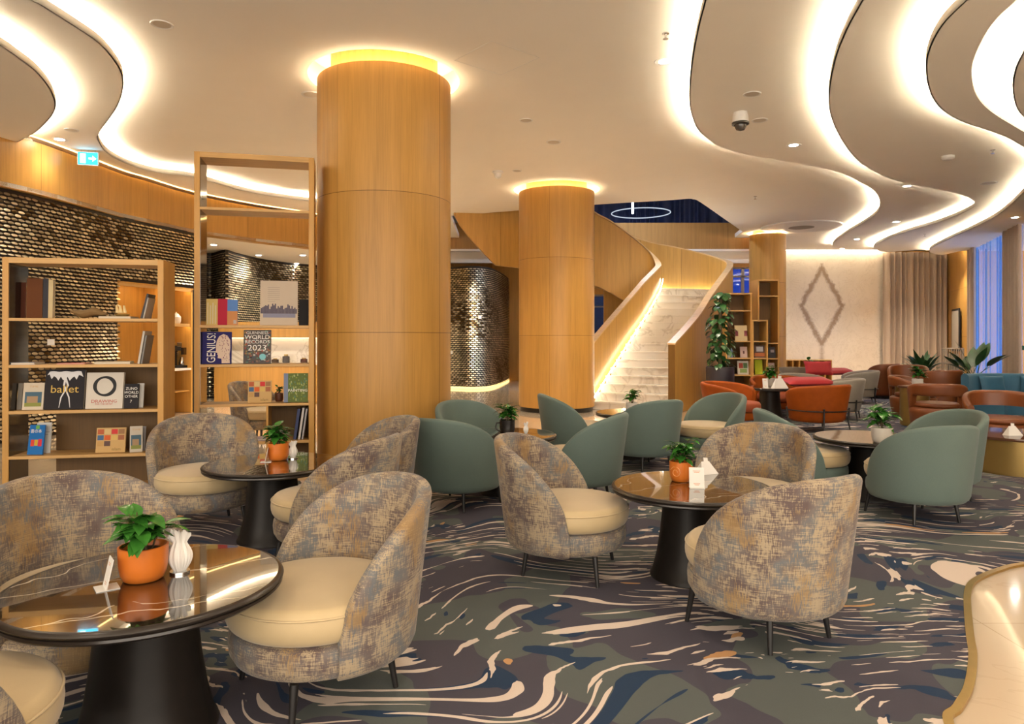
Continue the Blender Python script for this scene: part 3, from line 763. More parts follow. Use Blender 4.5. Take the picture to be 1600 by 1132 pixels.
for px, py, z, lab in [(1040, 52, ZC, 'sprinkler head above the nearest downlight'), (868, 291, ZC, 'sprinkler head in front of the second pillar top'), (1180, 307, ZC, 'sprinkler head between stair opening and first ceiling wave'), (1551, 234, z2, 'sprinkler head on the second ceiling wave, near the right edge'), (1445, 366, z2, 'sprinkler head above the right curtains')]:
    t_ = thing('sprinkler', lab, 'sprinkler', W(px, py, z), group='ceiling sprinklers')
    MB().lathe([(.035, 0), (.035, -.008), (.012, -.01), (.012, -.045), (.0, -.045)], 16, cap=False).build('body', 'chrome', t_)
    MB().lathe([(0, -.055), (.028, -.055), (.028, -.058), (0, -.058)], 16, cap=False).build('deflector', 'chrome', t_)
    MB().box((-.003, -.018, -.056), (.003, .018, -.04)).build('frame', 'chrome', t_, smooth=False)
p = W(47, 218, z1)
t_ = thing('bullet_camera', 'small grey security camera high on the left oak band', 'security camera', p)
MB().lathe([(.03, 0), (.03, -.03), (.0, -.03)], 16, cap=False).build('mount', 'white', t_)
MB().tube([(-.02, .06, -.05), (.05, -.10, -.07)], .032, 16).build('barrel', flat('camera_grey', (.25, .25, .25)), t_)
t_ = thing('access_panel', 'square flush service hatch outline in the flat ceiling right of the thick pillar', 'hatch', W(776, 92, ZC) - Vector((0, 0, .001)))
f = MB()
for a, b in [((-.33, -.33), (.33, -.325)), ((-.33, .325), (.33, .33)), ((-.33, -.33), (-.325, .33)), ((.325, -.33), (.33, .33))]: f.box((a[0], a[1], -.002), (b[0], b[1], 0))
f.build('hatch_edge', 'white', t_, rz=rad(40), smooth=False)

# exit sign
p = W(138, 235, z1)
t_ = thing('exit_sign', 'glowing turquoise running-man exit sign hanging at upper left', 'exit sign', p, rad(14))
MB().box((-.145, -.02, -.235), (.145, .02, -.03)).build('housing', 'white', t_, smooth=False)
MB().box((-.002, -.004, -.03), (.002, .004, 0)).box((-.10, -.004, -.03), (-.096, .004, 0)).box((.096, -.004, -.03), (.10, .004, 0)).build('hanger', 'chrome', t_, smooth=False)
fc = MB().box((-.135, -.024, -.225), (.135, -.021, -.04)).build('face', 'exit', t_, smooth=False)
s_ = MB().box((-.105, -.027, -.205), (-.03, -.025, -.06)).build('door_symbol', 'exitw', fc, smooth=False)
b = MB()
b.lathe([(0, 0), (.012, 0)], 12)
b = MB().box((-.062, -.030, -.19), (-.052, -.028, -.13)).box((-.082, -.030, -.145), (-.046, -.028, -.135)).box((-.078, -.03, -.195), (-.058, -.028, -.185)).box((-.066, -.03, -.12), (-.054, -.028, -.105)).build('running_figure', 'exit', fc, smooth=False)
b = MB().box((.01, -.027, -.142), (.075, -.025, -.122)).add([(.065, -.027, -.175), (.065, -.027, -.088), (.118, -.027, -.132)], [(0, 1, 2)]).build('arrow_symbol', 'exitw', fc, smooth=False)

# ================================================================== SEATING
def shell_mb(ph, R, ht, hb, th, base_round=.05, n=44, inner_drop=None):
    """upholstered wrap; ph half-angle, R(z,t) outer radius, ht(t)/hb(t) top and bottom heights, t in -1..1, back at -x"""
    b = MB(); prof = []; K = 0; vs = []
    for i in range(n + 1):
        t = -1 + 2 * i / n; a = ph * t; zt, zb = ht(t), hb(t); row = []
        r2 = th / 2; zt2 = max(zt - r2, zb + .012)
        for j in range(3):                                   # rounded lower edge
            q = PI / 2 * (1 - j / 3); row.append((R(zb, t) - base_round * (1 - math.cos(q)) , zb + base_round * (1 - math.sin(q)) if zt2 - zb > base_round else zb))
        for j in range(7):
            z = zb + min(base_round, (zt2 - zb) * .5) + (zt2 - zb - min(base_round, (zt2 - zb) * .5)) * j / 6; row.append((R(z, t), z))
        for j in range(1, 8):
            q = PI * j / 8; row.append((R(zt2, t) - r2 + r2 * math.cos(q), zt2 + r2 * math.sin(q)))
        for j in range(7):
            z = zt2 - (zt2 - zb) * j / 6; row.append((R(z, t) - th, z))
        K = len(row)
        for r, z in row: vs.append((-r * math.cos(a), r * math.sin(a), z))
    fs = []
    for i in range(n):
        for j in range(K): fs.append((i * K + j, i * K + (j + 1) % K, (i + 1) * K + (j + 1) % K, (i + 1) * K + j))
    fs += [tuple(range(K)), tuple(n * K + j for j in reversed(range(K)))]
    return b.add(vs, fs)
def leg_mb(x, y, h, r0=.017, r1=.011, out=.03):
    d = Vector((x, y)).normalized() * out
    return MB().tube([(x, y, h), (x + d.x, y + d.y, 0)], [r0, r1], 12)
def cushion_mb(R, z0, z1, cx=0., dome=.012, sq=2.0):
    pr = [(0, z0)]; m = (z1 - z0) / 2
    for j in range(0, 11):
        q = -PI / 2 + PI * j / 10; pr.append((R - .035 + .04 * math.cos(q), z0 + m + m * math.sin(q) * .98))
    pr += [(R * .6, z1 + dome * .7), (0, z1 + dome)]
    return MB().lathe(pr, 56, (cx, 0), cap=False)
def tub_chair(name, label, cat, mat, hs=1.0):
    t = thing(name, label, cat)
    Rf = lambda z, t_: .372 + .085 * max(0, z - .18) / .62 * (1 - .45 * abs(t_))
    ht = lambda t_: .31 + (.83 * hs - .31) * (max(0., 1 - abs(t_) ** 2.35)) ** .62
    shell_mb(rad(106), Rf, ht, lambda t_: .165, .062, n=56).build('shell', mat, t, ang=60)
    bs = MB().lathe([(0, .17), (.30, .165), (.335, .18), (.352, .21), (.356, .25), (.352, .285), (.335, .300), (0, .302)], 56, (.02, 0), cap=False).build('seat_base', mat, t, ang=60)
    cu = cushion_mb(.352, .305, .445, .035).build('cushion', 'cream', t, ang=60)
    MB().tube([(.035 + .353 * math.cos(a * PI / 28), .353 * math.sin(a * PI / 28), .412) for a in range(56)], .0045, 6, closed=True).build('piping', 'cream', cu)
    for x, y in ((.23, .25), (.23, -.25), (-.20, .18), (-.20, -.18)): leg_mb(x, y, .17).build('leg', 'black', t)
    return t
PAT = 'mottled beige tub chairs with cream cushions'
TEA = 'sage green tub chairs with cream cushions'
pat = [((-1.785, 2.97), -38, 'mottled grey-beige tub chair behind the nearest table, at left edge'),
       ((-1.66, 1.90), 72, 'tub chair at bottom left corner, only its cream cushion front in view'),
       ((-.78, 2.93), -141, 'large mottled tub chair right of the nearest table, cushion facing left'),
       ((-1.17, 4.60), 166, 'mottled tub chair seen from its back behind the large foreground one'),
       ((-1.16, 5.42), -152, 'mottled tub chair close to the thick pillar, showing only its top'),
       ((-2.38, 5.45), -62, 'mottled tub chair in front of the low bookcase, facing the camera'),
       ((.336, 4.41), -17, 'mottled tub chair in the middle, open seat facing right to the table'),
       ((1.64, 4.84), -128, 'mottled tub chair facing the camera behind the central table'),
       ((1.25, 3.50), 118, 'big mottled tub chair with its back turned, right foreground')]
tea = [((-.46, 6.12), 60, 'sage tub chair with its back turned, right beside the thick pillar'),
       ((-.36, 7.20), -50, 'sage tub chair whose top peeks out behind the pillar-side chair'),
       ((.75, 8.40), 8, 'sage tub chair left of the stair-side table, facing right'),
       ((.60, 6.35), 158, 'sage tub chair turned to the left, behind the central mottled chair'),
       ((1.48, 7.90), 118, 'sage tub chair with its back turned, in front of the staircase'),
       ((2.33, 8.35), -155, 'sage tub chair with open seat, right of the stair-side table'),
       ((2.695, 6.50), -10, 'sage tub chair facing right towards the table with the white plant pot'),
       ((3.27, 5.70), 100, 'largest sage tub chair, back turned, at right foreground'),
       ((3.83, 6.42), -172, 'sage tub chair directly behind the largest sage one at right')]
c0 = tub_chair('tub_chair', pat[0][2], 'chair', 'jacq'); c0['group'] = PAT
for i, ((x, y), a, lab) in enumerate(pat):
    (dup(c0, (x, y, .008), rad(a), lab, PAT) if i else None)
c0.location = (*pat[0][0], .008); c0.rotation_euler = (0, 0, rad(pat[0][1]))
g0 = tub_chair('tub_chair', tea[0][2], 'chair', 'teal', .955); g0['group'] = TEA
for i, ((x, y), a, lab) in enumerate(tea):
    if i: dup(g0, (x, y, .008), rad(a), lab, TEA)
g0.location = (*tea[0][0], .008); g0.rotation_euler = (0, 0, rad(tea[0][1]))

# barrel armchairs with a black hoop
def barrel(name, label, mat, cmat):
    t = thing(name, label, 'armchair')
    Rf = lambda z, t_: .41 + .10 * max(0, z - .15) / .6
    ht = lambda t_: .60 + .14 * (max(0, 1 - abs(t_) ** 2.6)) ** .7
    shell_mb(rad(122), Rf, ht, lambda t_: .15, .075, n=48).build('shell', mat, t, ang=60)
    MB().lathe([(0, .15), (.36, .15), (.385, .18), (.385, .27), (0, .28)], 48, (.03, 0), cap=False).build('seat_base', mat, t, ang=60)
    cushion_mb(.385, .28, .43, .06).build('cushion', cmat, t, ang=60)
    hp = [(-.462 * math.cos(a), .462 * math.sin(a), .33) for a in [rad(-115 + 230 * k / 40) for k in range(41)]]
    MB().tube(hp, .010, 8).build('hoop', 'black', t)
    for a in (38, -38, 118, -118):
        ca, sa = math.cos(rad(a)), math.sin(rad(a))
        MB().tube([(-.472 * ca, .472 * sa, .37), (-.455 * ca, .455 * sa, .16), (-.49 * ca, .49 * sa, 0)], [.014, .014, .010], 10).build('leg', 'black', t)
    return t
b0 = barrel('barrel_armchair', '', 'velvet', flat('rust_velvet', (.26, .05, .012), .6))
OR = 'orange velvet armchairs'
for i, ((x, y), a, lab) in enumerate([((4.82, 11.15), 118, 'orange velvet armchair with black hoop, back turned to the camera'),
                                      ((3.58, 11.45), -38, 'orange velvet armchair near the black planter, seat facing right'),
                                      ((5.0, 13.3), -110, 'orange velvet armchair behind the dark-legged round table')]):
    if i: dup(b0, (x, y, .008), rad(a), lab, OR)
    else: b0.location = (x, y, .008); b0.rotation_euler = (0, 0, rad(a)); b0['label'] = lab; b0['group'] = OR
GR = 'pale grey mottled armchairs near the marble wall'
b1 = barrel('barrel_armchair', '', 'greyjacq', 'red')
for i, ((x, y), a, lab) in enumerate([((5.85, 12.75), 150, 'pale grey mottled armchair just right of the orange one'),
                                      ((7.75, 15.9), 160, 'pale grey mottled armchair farther back, beside the brown leather chairs'),
                                      ((5.9, 14.2), -60, 'pale grey mottled armchair behind the far orange armchair'),
                                      ((7.0, 17.3), -100, 'farthest pale grey mottled armchair, close to the marble wall')]):
    if i: dup(b1, (x, y, .008), rad(a), lab, GR)
    else: b1.location = (x, y, .008); b1.rotation_euler = (0, 0, rad(a)); b1['label'] = lab; b1['group'] = GR

def throw_cushion(loc, rz, lab, tilt=60, w_=.5, h_=.32, mat='red'):
    b = MB(); n = 12; vs = []
    for s_ in (1, -1):
        for i in range(n + 1):
            for j in range(n + 1):
                u, v = -1 + 2 * i / n, -1 + 2 * j / n
                k = (1 - u ** 4) * (1 - v ** 4)
                vs.append((u * w_ / 2 * (1 - .06 * (1 - v * v)), v * h_ / 2 * (1 - .06 * (1 - u * u)), s_ * .065 * k ** .5))
    fs = []; m = (n + 1) ** 2
    for s_ in (0, 1):
        for i in range(n):
            for j in range(n):
                a = s_ * m + i * (n + 1) + j; q = (a, a + n + 1, a + n + 2, a + 1); fs.append(q if s_ else q[::-1])
    b.add(vs, fs)
    o = b.build('scatter_cushion', mat, loc=loc, rot=(rad(tilt), 0, rz), ang=70)
    return tag(o, lab, 'cushion', 'red scatter cushions')
throw_cushion((5.22, 12.4, .70), .2, 'long red cushion lying across the grey armchair beside the orange one', 12, .95, .34)
throw_cushion((7.05, 16.2, .78), -.1, 'bright red cushion propped up in front of the marble wall', 62, .62, .36)
throw_cushion((7.95, 17.2, .66), .3, 'red cushion lying behind the farther grey armchair', 15, .9, .34)

# leather chairs with an opening in the back
def hole_chair(label):
    t = thing('leather_armchair', label, 'armchair')
    Rf = lambda z, t_: .36 + .05 * max(0, z - .1) / .6
    ht = lambda t_: .77 - .17 * abs(t_) ** 3.2
    hb = lambda t_: .575 if abs(t_) < .52 else .575 - .25 * min(1, (abs(t_) - .52) / .16)
    b = shell_mb(rad(116), Rf, ht, hb, .085, base_round=.03, n=60); b.build('back_band', 'leather', t, ang=60)
    MB().lathe([(0, .03), (.32, .03), (.35, .06), (.38, .30), (.385, .36), (.36, .385), (0, .39)], 52, (.0, 0), cap=False).build('seat_drum', 'leather', t, ang=60)
    cushion_mb(.33, .385, .46, .03).build('cushion', 'leather', t, ang=60)
    MB().lathe([(.28, 0), (.28, .03), (0, .03)], 40).build('plinth', 'black', t)
    return t
BR = 'cognac leather armchairs with open backs'
h0 = hole_chair('')
for i, ((x, y), a, lab) in enumerate([((6.58, 10.9), 62, 'cognac leather armchair with cut-out back, behind the low table plant'),
                                      ((6.20, 8.95), -118, 'nearest cognac leather armchair with cut-out back, at right edge'),
                                      ((7.35, 12.9), -40, 'cognac leather armchair turned right, left of the brass drum table')]):
    if i: dup(h0, (x, y, .008), rad(a), lab, BR)
    else: h0.location = (x, y, .008); h0.rotation_euler = (0, 0, rad(a)); h0['label'] = lab; h0['group'] = BR
def high_chair(label):
    t = thing('leather_armchair', label, 'armchair')
    Rf = lambda z, t_: .37 + .06 * max(0, z - .1) / .7
    ht = lambda t_: .55 + .30 * (max(0, 1 - abs(t_) ** 4)) ** .8
    shell_mb(rad(110), Rf, ht, lambda t_: .07, .08, n=44).build('shell', 'leather', t, ang=60)
    MB().lathe([(0, .07), (.33, .07), (.35, .30), (0, .31)], 40, cap=False).build('seat_base', 'leather', t)
    cushion_mb(.33, .31, .45, .03).build('cushion', 'leather', t, ang=60)
    MB().lathe([(.26, 0), (.26, .07), (0, .07)], 32).build('plinth', 'black', t)
    return t
k0 = high_chair('')
BH = 'high-backed brown leather armchairs'
for i, ((x, y), a, lab) in enumerate([((9.0, 17.2), 115, 'tall brown leather armchair nearest to the marble wall'),
                                      ((9.0, 16.0), -120, 'brown leather armchair in front of the taupe curtain plant'),
                                      ((8.3, 13.75), 100, 'brown leather armchair beside the slatted lantern')]):
    if i: dup(k0, (x, y, .008), rad(a), lab, BH)
    else: k0.location = (x, y, .008); k0.rotation_euler = (0, 0, rad(a)); k0['label'] = lab; k0['group'] = BH

# curved blue sofa
t_ = thing('curved_sofa', 'petrol blue curved sofa below the dusk window', 'sofa', (9.0, 12.1, .008), rad(-128))
def arc_sofa():
    Rf = lambda z, t__: 1.15 + .05 * z
    return shell_mb(rad(72), Rf, lambda t__: .80, lambda t__: .08, .14, n=50)
arc_sofa().build('back', 'blue', t_, ang=60)
b = MB(); n = 40; vs = []
for i in range(n + 1):
    a = rad(-70 + 140 * i / n)
    for r, z in [(1.08, .08), (1.08, .43), (.52, .44), (.47, .40), (.47, .08)]: vs.append((-r * math.cos(a), r * math.sin(a), z))
fs = [(i * 5 + j, i * 5 + (j + 1) % 5, i * 5 + 5 + (j + 1) % 5, i * 5 + 5 + j) for i in range(n) for j in range(5)] + [(0, 1, 2, 3, 4), tuple(n * 5 + j for j in (4, 3, 2, 1, 0))]
b.add(vs, fs).build('seat', 'blue', t_)
for a in (-45, 0, 45):
    o = throw_cushion((0, 0, 0), 0, '', 75, .5, .34, 'blue'); o.name = 'back_cushion'
    for k in ('label', 'category', 'group'):
        if k in o: del o[k]
    o.parent = t_; o.location = (-.92 * math.cos(rad(a)), .92 * math.sin(rad(a)), .60); o.rotation_euler = (rad(75), 0, rad(90 - a))

# ================================================================== TABLES
def round_table(label, loc, R=.48, h=.55, group='black pedestal tables with dark marble tops', mat='tabletop'):
    t = thing('pedestal_table', label, 'table', loc, 0, group)
    k = R
    top = [(0, h - .046), (k - .03, h - .046), (k - .012, h - .042), (k - .004, h - .034), (k - .006, h - .026), (k - .012, h - .0235), (k - .004, h - .020), (k, h - .012), (k - .004, h - .004), (k - .012, h - .0005), (k - .02, h)]
    tt = MB().lathe([(k - .02, h), (0, h)], 96, cap=False).build('tabletop', mat, t, ang=50)
    MB().lathe(top, 96, cap=False).build('moulded_edge', 'edge_marble', tt, ang=50)
    ped = [(.245, 0), (.245, .012), (.232, .03), (.205, .14), (.185, .27), (.172, .40), (.168, h - .046)]
    MB().lathe(ped, 64).build('pedestal', 'blackwood', t, ang=50)
    return t
T1 = (-1.347, 2.60); T2 = (1.09, 4.29); T3 = (-1.726, 5.08); T4 = (-.06, 6.62); T5 = (1.50, 8.58); T6 = (3.26, 6.42)
TH = .558
for (x, y), lab in ((T1, 'nearest pedestal table with glossy dark marble top, bottom left'), (T2, 'central pedestal table between the mottled tub chairs'), (T3, 'pedestal table in front of the tall bookcase'),
                    (T4, 'pedestal table among the sage chairs beside the thick pillar'), (T5, 'pedestal table standing in front of the staircase'), (T6, 'pedestal table behind the largest sage chair')):
    round_table(lab, (x, y, .008))
round_table('pedestal table between the orange velvet armchairs', (4.52, 12.35, .008), .46, .60)
round_table('far pedestal table in front of the marble wall', (5.6, 16.3, .008), .45, .60)
# brass drum tables
def drum(label, loc, R, h, mat='brassmatt'):
    t = thing('drum_table', label, 'table', loc, 0, 'brass drum tables')
    MB().lathe([(R - .02, 0), (R - .02, .02), (R, .02), (R, h - .03)], 72).build('drum', mat, t, ang=50)
    MB().lathe([(0, h - .03), (R + .03, h - .03), (R + .035, h - .02), (R + .03, h), (0, h)], 72, cap=False).build('top', flat('brown_marble', (.10, .045, .025), .08), t, ang=50)
drum('large low brass drum table with brown marble top at right edge', (5.58, 7.75, .008), .52, .40)
drum('slim brass drum table between the cognac leather armchairs', (6.72, 11.75, .008), .22, .66)
drum('brass drum table at the far seats by the taupe curtain', (8.35, 14.9, .008), .22, .62)

# ================================================================== PLANTS AND TABLE-TOP THINGS
def leaf(b, base, dirv, L, wd, droop=.5, fold=.25, segs=5):
    d = Vector(dirv).normalized(); side = d.cross(Vector((0, 0, 1)));
    if side.length < .1: side = Vector((1, 0, 0))
    side.normalize(); p = Vector(base); vs = []
    for i in range(segs + 1):
        t = i / segs; wdt = wd / 2 * math.sin(PI * min(1, .06 + .94 * t) ** .85) if i < segs else .0005
        up_ = side.cross(d).normalized()
        vs += [p - side * wdt + up_ * wdt * fold, p.copy(), p + side * wdt + up_ * wdt * fold]
        d = (d + Vector((0, 0, -droop / segs))).normalized(); p = p + d * (L / segs)
    fs = []
    for i in range(segs):
        a = i * 3; fs += [(a, a + 1, a + 4, a + 3), (a + 1, a + 2, a + 5, a + 4)]
    b.add(vs, fs)
def pot_mb(r, h, top=1., foot=.72):
    return MB().lathe([(0, 0), (r * foot, 0), (r * (foot + .10), h * .04), (r * .93, h * .22), (r * .99, h * .45), (r * top, h), (r * top - .006, h + .002), (r * top - .010, h - .004), (r * top - .014, h * .82), (0, h * .82)], 48, cap=False)
def coffee_plant(label, loc, r, h, fh, fw, potmat, nl=46, handle=0, seed=1, cat='potted plant', group='small potted plants on tables', flare=1.):
    rr = random.Random(seed); t = thing('potted_plant', label, cat, loc, 0, group)
    p = pot_mb(r, h, flare).build('pot', potmat, t, ang=50)
    if handle:
        ang_ = rad(handle); c = Vector((math.cos(ang_), math.sin(ang_), 0))
        MB().tube([c * (r * .95 + .0) + Vector((0, 0, h * .8)), c * (r + .028) + Vector((0, 0, h * .78)), c * (r + .036) + Vector((0, 0, h * .5)), c * (r + .02) + Vector((0, 0, h * .28)), c * (r * .93) + Vector((0, 0, h * .24))], .007, 8).build('handle', potmat, p)
    MB().lathe([(0, h * .84), (r * .94, h * .83)], 28, cap=False).build('soil', 'soil', t)
    st = MB(); lv = MB()
    for k in range(7):
        a = rr.uniform(0, 6.28); q = rr.uniform(.1, .55) * fw / 2
        tip = Vector((q * math.cos(a), q * math.sin(a), h + fh * rr.uniform(.45, .85)))
        b_ = Vector((rr.uniform(-.3, .3) * r, rr.uniform(-.3, .3) * r, h * .8))
        st.tube([b_, b_.lerp(tip, .5) + Vector((0, 0, .01)), tip], [.0035, .003, .002], 6)
        for m_ in range(nl // 7):
            u = rr.uniform(.35, 1.); pt = b_.lerp(tip, u); an = rr.uniform(0, 6.28); el = rr.uniform(.0, .9)
            leaf(lv, pt, (math.cos(an), math.sin(an), el), fw * rr.uniform(.28, .44), fw * rr.uniform(.15, .21), rr.uniform(.3, 1.1), .2)
    st.build('stem', 'stem', t); lv.build('foliage', 'leaf', t, fix=False, ang=80)
    return t
def napkins(label, loc, kind='fan', s_=1., rz=0.):
    if kind == 'fan':          # folded napkins fanned out of a small holder
        t = thing('napkin_holder', label, 'napkins', loc, rz, 'napkin holders')
        MB().lathe([(0, 0), (.036, 0), (.036, .008), (0, .008)], 28, cap=False).build('base', 'chrome', t)
        b = MB(); n = 90; Lz = 12; vs = []; rr = random.Random(4); jag = [rr.uniform(-1, 1) for _ in range(12)]
        for i in range(n):
            an = 2 * PI * i / n
            for j in range(Lz + 1):
                u = j / Lz; r = s_ * (.020 + .020 * math.sin(PI * min(1, u * 1.35)) + .012 * max(0, u - .72) / .28)
                r *= 1 + (.05 + .28 * u * u) * math.cos(10 * an + 1.3 * u) + .07 * math.cos(23 * an)
                vs.append((r * math.cos(an), .72 * r * math.sin(an), .008 + u * .145 * s_ + .016 * u ** 4 * jag[(i * 10 // n)] * s_ + .006 * u ** 4 * math.cos(20 * an)))
        b.add(vs, [(i * (Lz + 1) + j, ((i + 1) % n) * (Lz + 1) + j, ((i + 1) % n) * (Lz + 1) + j + 1, i * (Lz + 1) + j + 1) for i in range(n) for j in range(Lz)])
        b.add([(x * .8, y * .8, .10 * s_ + z * 0) for x, y, z in [vs[i * (Lz + 1) + 9] for i in range(n)]], [tuple(range(n))])
        b.build('napkin_sheaf', 'paper', t, fix=False, ang=80)
    else:                      # white angular napkin box
        t = thing('napkin_holder', label, 'napkins', loc, rz, 'napkin holders')
        w1, h1 = .085 * s_, .10 * s_
        vs = [(-w1, -.045, 0), (w1, -.045, 0), (w1, .045, 0), (-w1, .045, 0), (-w1 * .55, 0, h1), (w1 * .35, 0, h1), (w1 * .7, .0, h1 * .55)]
        MB().add(vs, [(3, 2, 1, 0), (0, 1, 6, 5, 4), (3, 4, 5, 6, 2), (0, 4, 3), (1, 2, 6)]).build('box', 'paper', t, smooth=False)
        MB().add([(-w1 * .3, -.004, h1 * .9), (w1 * .2, -.004, h1 * .9), (w1 * .3, .01, h1 * 1.25), (-w1 * .2, .01, h1 * 1.3)], [(0, 1, 2, 3)]).build('napkin', 'paper', t, smooth=False)
    return t
def card(label, loc, rz, w_=.075, h_=.105):
    t = thing('table_card', label, 'card', loc, rz, 'small acrylic table cards')
    k = math.sin(rad(12)) * h_
    vs = [(-w_ / 2, 0, .002), (w_ / 2, 0, .002), (w_ / 2, k, h_), (-w_ / 2, k, h_), (-w_ / 2, .003, .002), (w_ / 2, .003, .002), (w_ / 2, k + .003, h_), (-w_ / 2, k + .003, h_)]
    MB().add(vs, [(0, 1, 2, 3), (7, 6, 5, 4), (0, 4, 5, 1), (1, 5, 6, 2), (2, 6, 7, 3), (3, 7, 4, 0)]).build('card', 'paper', t, smooth=False)
    MB().box((-w_ / 2, -.03, 0), (w_ / 2, .045, .0025)).build('foot', flat('clear_plastic', (.72, .72, .70), .1), t, smooth=False)
    m = MB()
    for q, ww in ((.82, .5), (.76, .36), (.20, .44), (.14, .30)):
        z = h_ * q; y = k * q; m.add([(-w_ * ww / 2, y - .0008, z), (w_ * ww / 2, y - .0008, z), (w_ * ww / 2, y + k * .02 - .0008, z + h_ * .025), (-w_ * ww / 2, y + k * .02 - .0008, z + h_ * .025)], [(0, 1, 2, 3)])
    z0_, z1_ = h_ * .28, h_ * .68
    m.build('print_lines', flat('orange_print', (.62, .25, .10)), t, smooth=False)
    return t
Z0 = TH + .0005
coffee_plant('leafy green plant in a bright orange pot on the nearest table', (*W(224, 905, Z0).xy, Z0), .084, .125, .155, .31, 'terra', 84, seed=3, flare=1.02)
napkins('white napkins fanned in a round holder beside the nearest orange pot', (*W(281, 895, Z0).xy, Z0), 'fan', 1., .3)
card('small leaning table card left of the nearest orange pot', (*W(163, 920, Z0).xy, Z0), rad(-52))
coffee_plant('green plant in an orange pot on the table by the tall bookcase', (*W(435, 719, Z0).xy, Z0), .075, .125, .17, .30, 'terra', 70, seed=5)
napkins('white napkins right of the orange pot by the tall bookcase', (*W(458, 717, Z0).xy, Z0), 'fan', .8, .9)
card('thin table card left of the orange pot by the tall bookcase', (*W(414, 722, Z0).xy, Z0), rad(-75), .07, .10)
p_ = W(1064, 752, Z0)
pl = coffee_plant('green plant in an orange mug with a swirl, on the central table', (p_.x, p_.y, Z0), .072, .125, .16, .25, 'terra', 84, handle=-52, seed=8)
sp_ = MB().tube([((.010 + .0022 * k) * math.cos(k * .7), 0, (.010 + .0022 * k) * math.sin(k * .7)) for k in range(14)], .0022, 6)
sp_.build('swirl_mark', flat('pale_orange_glaze', (.72, .34, .12), .3), pl, loc=(-.045, -.0535, .064), rot=(0, 0, rad(-40)))
card('upright white table card beside the orange mug', (*W(1089, 763, Z0).xy, Z0), rad(-8), .088, .118)
napkins('white folded napkin box behind the table card of the central table', (*W(1103, 740, Z0).xy, Z0), 'box', .8, .4)
p_ = W(793, 681, Z0); p_ = Vector((-.045, 6.58, 0))
coffee_plant('bushy plant in a black mug on the table near the thick pillar', (p_.x, p_.y, Z0), .072, .135, .17, .30, 'darkpot', 70, handle=178, seed=11)
napkins('white napkins beside the black mug plant', (.13, 6.56, Z0), 'fan', .7, 1.2)
coffee_plant('slender plant in a white pot on the table before the stairs', (1.43, 8.40, Z0), .07, .13, .20, .30, 'whitepot', 50, seed=13)
napkins('white napkin holder beside the slender plant before the stairs', (1.62, 8.42, Z0), 'fan', .8, .5)
coffee_plant('bushy plant in a white pot behind the largest sage chair', (3.18, 6.05, Z0), .085, .13, .20, .34, 'whitepot', 70, seed=17)
coffee_plant('light green plant on the table between the orange armchairs', (4.58, 12.45, .6085), .075, .15, .26, .40, 'whitepot', 60, seed=19)
napkins('white angular napkin box on the table between the orange armchairs', (4.62, 12.15, .6085), 'box', 1.6, .2)
card('white table card on the table between the orange armchairs', (4.36, 12.1, .6085), 0, .09, .16)
coffee_plant('dark green plant on the far table near the marble wall', (5.5, 16.3, .6085), .085, .2, .32, .45, 'darkpot', 50, seed=23)
card('white table card on the far table near the marble wall', (5.3, 16.0, .6085), 0, .12, .18)
coffee_plant('pale green plant among the far grey armchairs by the cubby shelf', (8.1, 19.2, .008), .12, .58, .40, .50, 'darkpot', 50, seed=29, cat='plant', group='plants')
coffee_plant('green plant in a white pot on the slim brass drum', (6.74, 11.70, .668), .085, .12, .26, .40, 'whitepot', 60, seed=31)
napkins('white napkin pyramid on the large low brass drum table', (5.42, 7.62, .408), 'box', 1.0, .1)
def big_leaves(name, label, loc, r, h, n, L, wd, potmat, seed, lean=.5, stalk=.5, mat='leafd', potname='pot'):
    rr = random.Random(seed); t = thing(name, label, 'plant', loc)
    pot_mb(r, h, 1., .85).build(potname, potmat, t, ang=50)
    MB().lathe([(0, h * .84), (r * .9, h * .83)], 24, cap=False).build('soil', 'soil', t)
    st = MB(); lv = MB()
    for k in range(n):
        a = rr.uniform(0, 6.28); el = rr.uniform(.5, 2.4); d = Vector((math.cos(a), math.sin(a), el)).normalized()
        b_ = Vector((rr.uniform(-.3, .3) * r, rr.uniform(-.3, .3) * r, h * .82)); q = b_ + d * stalk * rr.uniform(.5, 1)
        st.tube([b_, q], [.008, .005], 6); leaf(lv, q, d, L * rr.uniform(.75, 1.1), wd * rr.uniform(.8, 1.1), rr.uniform(.4, 1.3) * lean * 2, .15, 8)
    st.build('stem', 'leafd', t); lv.build('foliage', mat, t, fix=False, ang=80)
big_leaves('potted_palm', 'broad-leaved plant in front of the taupe curtain', (WX(1442, 18.4), 18.4, .008), .18, .5, 60, .46, .11, 'darkpot', 3, .5, .42)
big_leaves('strelitzia', 'large-leaved plant in a brass pot beside the dusk window', (WX(1521, 14.7), 14.7, .008), .19, .72, 15, .50, .22, 'brass', 21, .22, .50)
